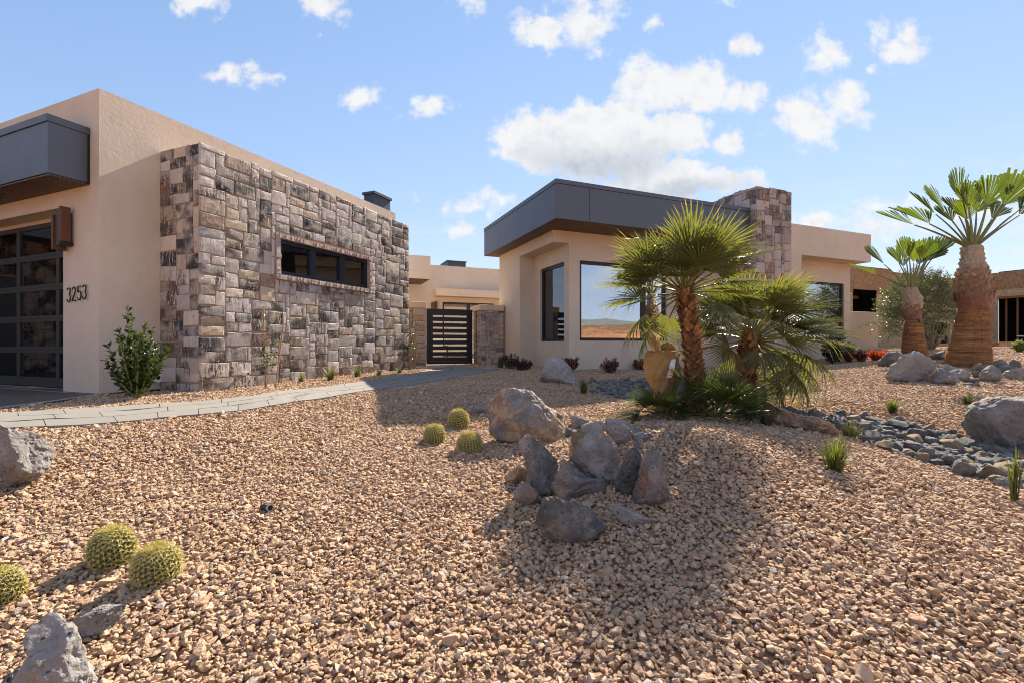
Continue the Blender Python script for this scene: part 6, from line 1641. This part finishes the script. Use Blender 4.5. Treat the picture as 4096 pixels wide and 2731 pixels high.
# ------------------------------------------------------------------ thick trimmed palms on the right
WF = [fan_mesh('frond', 400 + k, 1.0, 0.66 + 0.05 * (k % 3), 20, 35 + 6 * (k % 3), 1.0, -0.02 + 0.04 * (k % 2), 0.18 + 0.1 * (k % 2), 1.0, True, 'washington_leaf', 0.022, 0.36, 0.10) for k in range(6)]
def thick_palm(label, cx, d, prof, boots, wrapd, crown_y, fronds, seed, k0, group):
    """prof: (pixel row, half width in pixels, centre x)"""
    r = rs(seed)
    base = at(cx, prof[0][0], d); base[2] = gz(base[0], base[1])
    t = thing('thick_palm', label, 'palm tree', base, group)
    cst = 1 / math.sqrt(1 + ((cx - CX) / F) ** 2)
    def lathe(pr, mat, name, na_=56, amp=0.012, fq=1.0, smooth=True, fold=0.0):
        rows = []
        ys = np.array([p[0] for p in pr], float); nrow = max(6, int(abs(ys[0] - ys[-1]) / 5))
        yy_ = np.linspace(ys[0], ys[-1], nrow); o_ = np.argsort(ys)
        hw = np.interp(yy_, ys[o_], np.array([p[1] for p in pr], float)[o_]); xc = np.interp(yy_, ys[o_], np.array([p[2] for p in pr], float)[o_])
        v = []; f = []
        for i, (y, h, x) in enumerate(zip(yy_, hw, xc)):
            c = at(x, y, d); R_ = h / F * d * cst
            if i == 0 and name == 'trunk': c[2] = min(c[2], base[2] - 0.15)
            a = np.arange(na_) * 2 * math.pi / na_
            nz1 = vnoise(np.c_[np.cos(a) * 3 * fq, np.sin(a) * 3 * fq, np.full(na_, y * 0.12 * fq)]); nz2 = vnoise(np.c_[np.cos(a) * 9, np.sin(a) * 9, np.full(na_, y * 0.35)])
            q = R_ * (1 + amp * (1.2 * nz1 + 0.8 * nz2) + fold * np.abs(np.sin(a * 1.5 + y * 0.06 + 2.6 * nz1)) ** 5 + fold * 0.6 * np.abs(np.sin(a * 1.0 - y * 0.085 + 3 * nz1)) ** 7 - fold * 0.4)
            v.append(np.c_[c[0] + q * np.cos(a), c[1] + q * np.sin(a), np.full(na_, c[2])])
        for i in range(nrow - 1):
            for j in range(na_): f.append((i * na_ + j, i * na_ + (j + 1) % na_, (i + 1) * na_ + (j + 1) % na_, (i + 1) * na_ + j))
        f.append(tuple((nrow - 1) * na_ + j for j in range(na_)))
        m = MB(); m.add(np.concatenate(v), f); return m.build(name, mat, t, smooth=smooth)
    lo, hi = boots
    lathe([p for p in prof if p[0] >= lo], 'washington_trunk', 'trunk', 96, 0.022)
    lathe([p for p in prof if hi - 4 <= p[0] <= lo + 1], 'red_sheath', 'sheath', 56, 0.05, 1.2)
    lathe(wrapd, 'grey_burlap', 'burlap_wrap', 90, 0.03, 1.0, True, 0.22)
    # woven old leaf bases
    m = MB(); yb0, yb1 = boots[0], boots[1]; pr = [p for p in prof if True]; ys = np.array([p[0] for p in pr], float); o_ = np.argsort(ys)
    nb = int(k0[1])
    for i in range(nb):
        q = 0.18 + 0.82 * (i + 0.5) / nb; y = yb0 + (yb1 - yb0) * q; a = i * 2.39996
        h = np.interp(y, ys[o_], np.array([p[1] for p in pr], float)[o_]); x = np.interp(y, ys[o_], np.array([p[2] for p in pr], float)[o_]); c = at(x, y, d); R_ = h / F * d * cst
        nr = V3(math.cos(a), math.sin(a), 0); tg = V3(-math.sin(a), math.cos(a), 0); s = k0[0] * (0.8 + 0.5 * r.random()) * (1.25 - 0.5 * q); sgn = 1 if i % 2 else -1
        p = c + nr * R_ * 0.96; ax = unit(UP + tg * sgn * 0.75); u = np.cross(ax, nr)
        v = [p - u * s * 0.5, p + u * s * 0.5, p + ax * s * 0.55 + u * s * 0.5 + nr * s * 0.10, p + ax * s * 1.05 + u * s * 0.18 + nr * s * (0.16 + 0.2 * r.random()), p + ax * s * 1.1 - u * s * 0.22 + nr * s * (0.12 + 0.2 * r.random()), p + ax * s * 0.55 - u * s * 0.5 + nr * s * 0.04, p + ax * s * 0.5 + nr * s * 0.20]
        m.add(v, [(0, 1, 6), (1, 2, 6), (2, 3, 6), (3, 4, 6), (4, 5, 6), (5, 0, 6)], np.clip(0.15 + 0.75 * q * (0.5 + r.random()), 0, 1))
    stuff(m.build('leaf_bases', 'palm_boot', t))
    for (hx, hy, dd, rs_, vi, nv) in fronds:
        p = at(wrapd[-1][2] + r.normal(0, 3), crown_y, d); tgt = at(hx, hy, d + dd); L_ = np.linalg.norm(tgt - p)
        p = p + unit(tgt - p) * 0.04 - UP * 0.08
        L_ = np.linalg.norm(tgt - p)
        me = WF[vi % 6]
        o = link(bpy.data.objects.new('frond', me)); adopt(o, t)
        dd_ = unit(tgt - p + UP * 0.10 * L_); basis(o, p, dd_, nv)
        o.scale = (L_, rs_, rs_)
TG = 'thick trimmed palms with wrapped crowns'
pb_ = [(1475, 105, 3870), (1445, 102, 3872), (1400, 92, 3875), (1345, 81, 3882), (1290, 72, 3889), (1240, 66, 3892), (1232, 66, 3893), (1215, 73, 3896), (1190, 79, 3894), (1160, 77, 3892), (1130, 72, 3893), (1105, 66, 3890), (1085, 60, 3890)]
wb_ = [(1110, 64, 3894), (1092, 61, 3893), (1075, 56, 3893), (1045, 49, 3890), (1022, 42, 3888), (1012, 46, 3889), (1003, 42, 3888), (992, 43, 3888), (984, 36, 3886)]
FV = V3(0, -1, 0.35)
frb = [(3897, 830, -0.25, 1.05, 0, V3(0, -1, 0.1)), (3971, 824, -0.3, 1.1, 1, V3(-0.1, -1, 0.1)), (4037, 821, -0.1, 1.0, 2, V3(-.3, -1, .2)), (3793, 850, -0.3, 0.75, 3, V3(0.4, -1, .3)), (3757, 850, 0.1, 1.05, 4, V3(0.6, -0.6, .4)),
       (3725, 895, -0.2, 1.0, 5, V3(0.2, -0.3, 1)), (3664, 898, 0.1, 1.15, 0, V3(0.2, -0.25, 1)), (3850, 860, 0.4, 0.95, 1, V3(0, -1, .2)), (3925, 850, 0.45, 0.95, 2, FV), (3985, 880, 0.4, 0.85, 3, V3(-.3, -1, .3)), (3815, 885, 0.45, 0.7, 4, FV),
       (4078, 858, -0.35, 0.95, 5, V3(-.3, -.4, 1)), (3860, 800, 0.15, 0.9, 0, V3(1, -.15, .1)), (4105, 835, 0.3, 0.9, 3, V3(-.3, -.5, 1)), (3885, 880, -0.1, 0.8, 2, FV)]
thick_palm('thickest palm with flared brown trunk and trimmed green fan crown', 3880, 9.5, pb_, (1232, 1085), wb_, 985, frb, 51, (0.115, 170), TG)
ps_ = [(1450, 60, 3659), (1425, 58, 3660), (1390, 52, 3657), (1340, 44, 3654), (1290, 38, 3652), (1278, 37, 3652), (1255, 37, 3651), (1235, 37, 3650), (1220, 35, 3650)]
ws_ = [(1236, 36, 3650), (1220, 38, 3652), (1205, 39, 3650), (1185, 37, 3648), (1168, 31, 3642), (1158, 30, 3640), (1150, 27, 3640)]
frs = [(3636, 1040, -0.3, 0.84, 1, V3(0, -1, .15)), (3667, 1054, -0.3, 0.7, 2, FV), (3606, 1050, 0.1, 0.85, 3, V3(.2, -1, .1)), (3696, 1040, -0.2, 0.85, 4, V3(-.2, -1, .2)), (3707, 1048, 0.2, 0.85, 5, V3(-.4, -.8, .3)), (3725, 1025, 0.1, 0.9, 0, V3(-.5, -.7, .4)),
       (3547, 1060, -0.2, 0.85, 1, V3(.3, -.8, .6)), (3512, 1100, 0.0, 0.85, 2, V3(.2, -.35, 1)), (3648, 1030, 0.35, 0.85, 3, FV), (3620, 1065, 0.3, 0.7, 4, FV), (3680, 1060, 0.35, 0.7, 5, FV), (3738, 1030, 0.25, 0.8, 1, V3(-.5, -.5, .6))]
thick_palm('smaller thick palm with wrapped crown left of the thickest palm', 3657, 12.0, ps_, (1285, 1222), ws_, 1150, frs, 52, (0.11, 60), TG)

# ------------------------------------------------------------------ leaves, shrubs, grasses
def add_leaf(m, p, d, nrm, L_, W_, rnd, fold=0.25, curl=0.15):
    d = unit(d); s = unit(np.cross(nrm, d)); n_ = np.cross(d, s)
    a = p + d * L_ * 0.45; tip = p + d * L_ - n_ * L_ * curl
    m.add([p, a + s * W_ / 2 + n_ * W_ * fold, tip, a - s * W_ / 2 + n_ * W_ * fold, a], [(0, 4, 1), (4, 2, 1), (0, 3, 4), (4, 3, 2)], rnd)
def bush(name, label, px, wpx, hpx, nst, nlf, lsz, lw, mat, seed, group=None, cat='shrub', up=0.8, stem='bark', top=None, depth_off=0.1, bare=0.12):
    r = rs(seed); g = gp(*px) + V3(0, depth_off, 0); g[2] = gz(g[0], g[1]); k = g[1] / F
    Wd, H = wpx * k / 2 / math.sqrt(1 + ((px[0] - CX) / F) ** 2), hpx * k
    t = thing(name, label, cat, g, group); st = MB(); lf = MB()
    for i in range(nst):
        a = r.random() * 6.28; rr_ = math.sqrt(r.random()); h = H * (0.55 + 0.45 * r.random()) * (1 - 0.28 * rr_)
        tip = g + V3(Wd * rr_ * math.cos(a), Wd * rr_ * math.sin(a), h)
        if top and i < len(top): tip = g + V3(top[i][0] * k, top[i][2] if len(top[i]) > 2 else 0.0, top[i][1] * k)
        mid_ = g + (tip - g) * 0.5 + V3((tip - g)[0], (tip - g)[1], 0) * 0.22 + V3(*r.normal(0, .02, 3)) * H
        pts = [g + V3(*r.normal(0, .01, 2), -0.02), mid_, tip]
        T = np.linspace(0, 1, 7)[:, None]; pts = (1 - T) ** 2 * pts[0] + 2 * T * (1 - T) * pts[1] + T ** 2 * pts[2]
        st.tube(pts, np.linspace(0.0075, 0.003, 7) * (1 + H), 5, False)
        for j in range(nlf):
            q = bare + (1 - bare) * r.random() ** 0.8; p = np.array([np.interp(q, np.linspace(0, 1, 7), pts[:, c]) for c in range(3)])
            ax = unit(pts[min(6, int(q * 6) + 1)] - pts[int(q * 6) - (1 if q > 0.99 else 0)]); aa = j * 2.4 + r.normal(0, .4); u = unit(np.cross(ax, V3(math.cos(aa), math.sin(aa), 0.2)))
            d = unit(u + ax * (up + 0.4 * r.random())); L_ = lsz * (0.65 + 0.6 * r.random())
            add_leaf(lf, p + u * L_ * 0.15 * r.random(), d, unit(ax + V3(*r.normal(0, .5, 3))), L_, L_ * lw, np.clip(0.55 * r.random() + 0.45 * r.random() * q + 0.05, 0, 1))
    st.build('stems', stem, t); stuff(lf.build('foliage', mat, t)); return t
top1 = [(-36, 365), (28, 290), (62, 275), (-112, 205), (118, 205), (-100, 150, -0.1), (10, 230), (-70, 265), (85, 225), (-18, 330), (45, 240), (-60, 190), (30, 150), (-90, 95), (80, 110), (-40, 240), (100, 165), (0, 180), (60, 190), (-20, 110)]
bush('green_shrub', 'glossy green upright shrub by the stucco pier at left', (533, 1596), 190, 330, 26, 50, 0.078, 0.54, 'glossy_leaf', 61, None, 'shrub', 0.9, 'green_stem', top1, 0.06, 0.10)
bush('red_shrub', 'dark maroon shrub right beside the gate pillar', (2040, 1476), 86, 66, 40, 34, 0.055, 0.34, 'maroon_leaf', 62, None, 'shrub', 1.0)
bush('red_shrub', 'low dark maroon shrub second from the gate pillar', (2094, 1482), 78, 50, 36, 34, 0.055, 0.34, 'maroon_leaf', 63, None, 'shrub', 1.0)
bush('red_shrub', 'crimson shrub half hidden behind the pale grey boulder', (2290, 1492), 78, 72, 34, 34, 0.055, 0.34, 'red_leaf', 64, None, 'shrub', 1.0, depth_off=0.3)
bush('red_shrub', 'crimson shrub under the left part of the picture window', (2445, 1494), 84, 70, 34, 34, 0.055, 0.32, 'red_leaf', 65, None, 'shrub', 1.0)
bush('red_shrub', 'crimson shrub left of the burlap wrapped palm stem', (2570, 1482), 84, 54, 36, 34, 0.052, 0.34, 'red_leaf', 66, None, 'shrub', 1.0)
bush('red_shrub', 'crimson shrub just behind the burlap wrapped palm stem', (2695, 1480), 50, 50, 24, 30, 0.052, 0.34, 'red_leaf', 67, None, 'shrub', 1.0)
bush('dark_shrub', 'tall loose dark green shrub before the far right window', (3341, 1458), 105, 130, 26, 34, 0.10, 0.5, 'dark_leaf', 68, None, 'shrub', 0.8, 'bark', [(38, 176), (20, 140), (-18, 160), (-30, 100), (45, 110)])
bush('red_shrub', 'red and brown shrub at the right foot of the dark shrub', (3402, 1452), 52, 54, 26, 30, 0.065, 0.34, 'red_leaf', 69, None, 'shrub', 1.0)
bush('red_shrub', 'half red half green shrub in front of the pale green shrub', (3455, 1449), 58, 54, 28, 30, 0.065, 0.36, 'red_leaf', 70, None, 'shrub', 1.0)
bush('pale_shrub', 'pale green shrub against the plain garden wall', (3430, 1440), 62, 84, 26, 36, 0.075, 0.40, 'pale_leaf', 71, None, 'shrub', 0.8, depth_off=0.4)
bush('scarlet_shrub', 'bright scarlet shrub left of the dark wedge boulder', (3515, 1443), 76, 52, 42, 34, 0.062, 0.36, 'scarlet_leaf', 72, None, 'shrub', 1.0)
bush('edge_shrub', 'bright green shrub cut by the right edge by the lumber', (4090, 1412), 46, 52, 20, 30, 0.10, 0.45, 'pale_leaf', 73, None, 'shrub', 0.9)
bush('dark_shrub', 'small dark green bush behind the shorter fan palm', (3110, 1500), 70, 60, 20, 30, 0.07, 0.45, 'dark_leaf', 74, None, 'shrub', 0.8)

# olive tree behind the palms
r = rs(81); ob = at(3725, 1388, 16.0); ob[2] = gz(ob[0], ob[1])
ol = thing('olive_tree', 'grey green olive tree behind the smaller thick palm', 'tree', ob)
oc = at(3680, 1225, 16.0); kx = 16.0 / F
br = MB(); lf = MB(); tips = []
for i in range(17):
    a = r.random() * 6.28; el = r.random(); rr_ = math.sqrt(r.random())
    tip = oc + V3(rr_ * 90 * kx * math.cos(a), rr_ * 0.7 * math.sin(a), (r.random() * 2 - 1) * 90 * kx)
    if i == 0: tip = at(3520, 1290, 16.0)
    if i == 1: tip = at(3800, 1290, 16.0)
    mid_ = ob * 0.45 + tip * 0.55 + V3(0, 0, -0.25); T = np.linspace(0, 1, 8)[:, None]; pts = (1 - T) ** 2 * ob + 2 * T * (1 - T) * mid_ + T ** 2 * tip
    br.tube(pts, np.linspace(0.035, 0.008, 8), 6, False); tips.append(pts)
br.build('trunk', 'bark', ol, smooth=True)
for i in range(1300):
    while True:
        q = r.random(3) * 2 - 1
        if (q ** 2).sum() < 1: break
    p = oc + V3(q[0] * 112 * kx, q[1] * 0.85, q[2] * 124 * kx)
    if vnoise(np.array([p * 1.7]))[0] < -0.42: continue
    if i < 30: pts = tips[i % 2]; p = pts[-1 - int(r.integers(3))] + V3(*r.normal(0, .08, 3))
    d = unit(p - oc + V3(0, 0, 0.6) + V3(*r.normal(0, .4, 3))); L_ = 0.30 + 0.28 * r.random()
    for j in range(20):
        s = j / 20; pp = p + d * L_ * s - UP * 0.12 * s * s; a = r.random() * 6.28; u = unit(np.cross(d, V3(math.cos(a), math.sin(a), .3)))
        add_leaf(lf, pp, u + d * 0.9, V3(*r.normal(size=3)), 0.070 + 0.03 * r.random(), 0.020, r.random())
stuff(lf.build('crown', 'olive_leaf', ol))

def grass(label, px, wpx, hpx, n, seed, mat='grass_blade', lean=0.0, wid=0.0055, group='grass tufts in the gravel'):
    r = rs(seed); g = gp(*px) + V3(0, 0.05, 0); g[2] = gz(g[0], g[1]); k = g[1] / F; m = MB()
    for i in range(int(n * 1.5)):
        a = r.random() * 6.28; sp_ = r.random() ** 0.8; H = hpx * k * (0.55 + 0.6 * r.random()) * (1 - 0.25 * sp_); o = V3(math.cos(a), math.sin(a), 0)
        p = g + o * wpx * k * 0.16 * r.random() - UP * 0.01; tip = p + o * wpx * k * 0.5 * sp_ + V3(lean * H, 0, H); md = p * 0.5 + tip * 0.5 - o * wpx * k * 0.10 * sp_ + UP * H * 0.06
        w = unit(np.cross(UP, o + V3(0.01, 0.3, 0))) * wid * 0.72 * (0.7 + 0.6 * r.random())
        m.add([p - w, p + w, md + w * 0.8, md - w * 0.8, tip], [(0, 1, 2, 3), (3, 2, 4)], r.random())
    return tag(m.build('grass_tuft', mat), label, 'grass tuft', group)
grass('first small grass tuft right of the staked vine by the stone wall', (1198, 1532), 48, 50, 60, 1)
grass('spreading tall grass tuft second along the stone wall', (1319, 1521), 90, 72, 90, 2)
grass('dense upright grass tuft third along the stone wall', (1427, 1510), 64, 58, 90, 3)
grass('short grass tuft fourth along the stone wall', (1512, 1502), 42, 32, 60, 4)
grass('dark grass tuft in the shade near the gate end of the stone wall', (1597, 1493), 50, 32, 60, 5)
grass('grass tuft at the left end of the cobbles before the house', (2336, 1578), 62, 78, 90, 6)
grass('wide grass tuft alone on the gravel above the dry creek', (3584, 1655), 80, 66, 110, 7)
grass('grass tuft behind the huge boulder at the right', (3885, 1622), 66, 58, 80, 8)
grass('pale yellow grass tuft at the upper end of the dry creek', (3415, 1759), 110, 84, 150, 9, 'pale_grass')
grass('large dark grass tuft on the mound below the pale one', (3354, 1895), 170, 150, 170, 10, 'grass_blade', 0.05, 0.005)
grass('thin tall grass cut by the right edge of the picture', (4088, 2024), 70, 240, 40, 11, 'grass_blade', 0.0, 0.006)
grass('small grass tuft in the shade behind the fan palms', (3079, 1540), 48, 34, 50, 12)
def vine(label, px, hpx, seed, off):
    r = rs(seed); g = gp(*px); k = g[1] / F; H = hpx * k; t = thing('staked_vine', label, 'climbing plant', g, 'young vines on stakes by the stone wall')
    for (dx_, h, ln) in ((0.0, 1.0, -0.015), (off, 0.78, 0.03)):
        m = MB(); m.tube([g + V3(dx_, 0.02, -0.05), g + V3(dx_ + ln * H * 3, 0.05, H * h)], 0.011, 6); m.build('stake', 'stake_wood', t)
    st = MB(); lf = MB()
    for q in range(3):
        hh = H * (0.95 - 0.2 * q); pts = [g + V3(off * (q % 2) * 0.9 + 0.02 * math.sin(z * 9 + q * 2), 0.0 + 0.02 * math.cos(z * 9), z * hh) for z in np.linspace(0, 1, 14)]
        st.tube(pts, 0.005, 5, False)
        for j in range(34):
            s = 0.25 + 0.75 * r.random() ** 0.7; p = np.array(pts[int(s * 13)]) + V3(*r.normal(0, .02, 3)); a = r.random() * 6.28
            add_leaf(lf, p, V3(math.cos(a), math.sin(a) - 0.3, r.normal(0, .5) - 0.1), UP + V3(*r.normal(0, .5, 3)), 0.07 + 0.03 * r.random(), 0.032, r.random())
    st.build('vine_stem', 'bark', t); stuff(lf.build('foliage', 'glossy_leaf', t))
vine('thin vine tied to two stakes in front of the stone wall', (1062, 1556), 330, 91, 0.15)
vine('thin vine on stakes at the gate end of the stone wall', (1636, 1477), 195, 92, 0.14)

# garden lights
g = gp(3064, 1703); sp_ = thing('garden_spotlight', 'black canister garden spotlight by the long tan boulder', 'garden light', g)
m = MB(); m.tube([g + V3(0, 0, -0.02), g + V3(0, 0, 0.02), g + V3(-0.004, 0.01, 0.035), g + V3(-0.01, 0.02, 0.15)], [0.045, 0.045, 0.036, 0.047], 18); m.build('housing', 'black_plastic', sp_)
m = MB(); m.tube([g + V3(-0.01, 0.02, 0.12), g + V3(-0.0115, 0.022, 0.155)], [0.053, 0.053], 18); m.build('hood', 'black_plastic', sp_)
g = gp(1068, 2052); bl_ = thing('bullet_light', 'small dark bullet light lying low in the open gravel', 'garden light', g)
dr_ = unit(V3(0.75, -0.45, 0.12)); p = g + UP * 0.040
m = MB(); m.tube([p - dr_ * 0.055, p + dr_ * 0.03], 0.021, 16); m.build('housing', 'black_plastic', bl_)
m = MB(); m.tube([p + dr_ * 0.028, p + dr_ * 0.040], [0.026, 0.026], 16); m.tube([p + dr_ * 0.0395, p + dr_ * 0.0405], [0.018, 0.018], 14, mi=1); m.build('rim', ['digit_steel', 'dark_void'], bl_)
m = MB(); m.tube([g + UP * -0.06, p], 0.012, 8); m.build('stake', 'black_plastic', bl_)
print('OBJECTS', len(sc.objects))
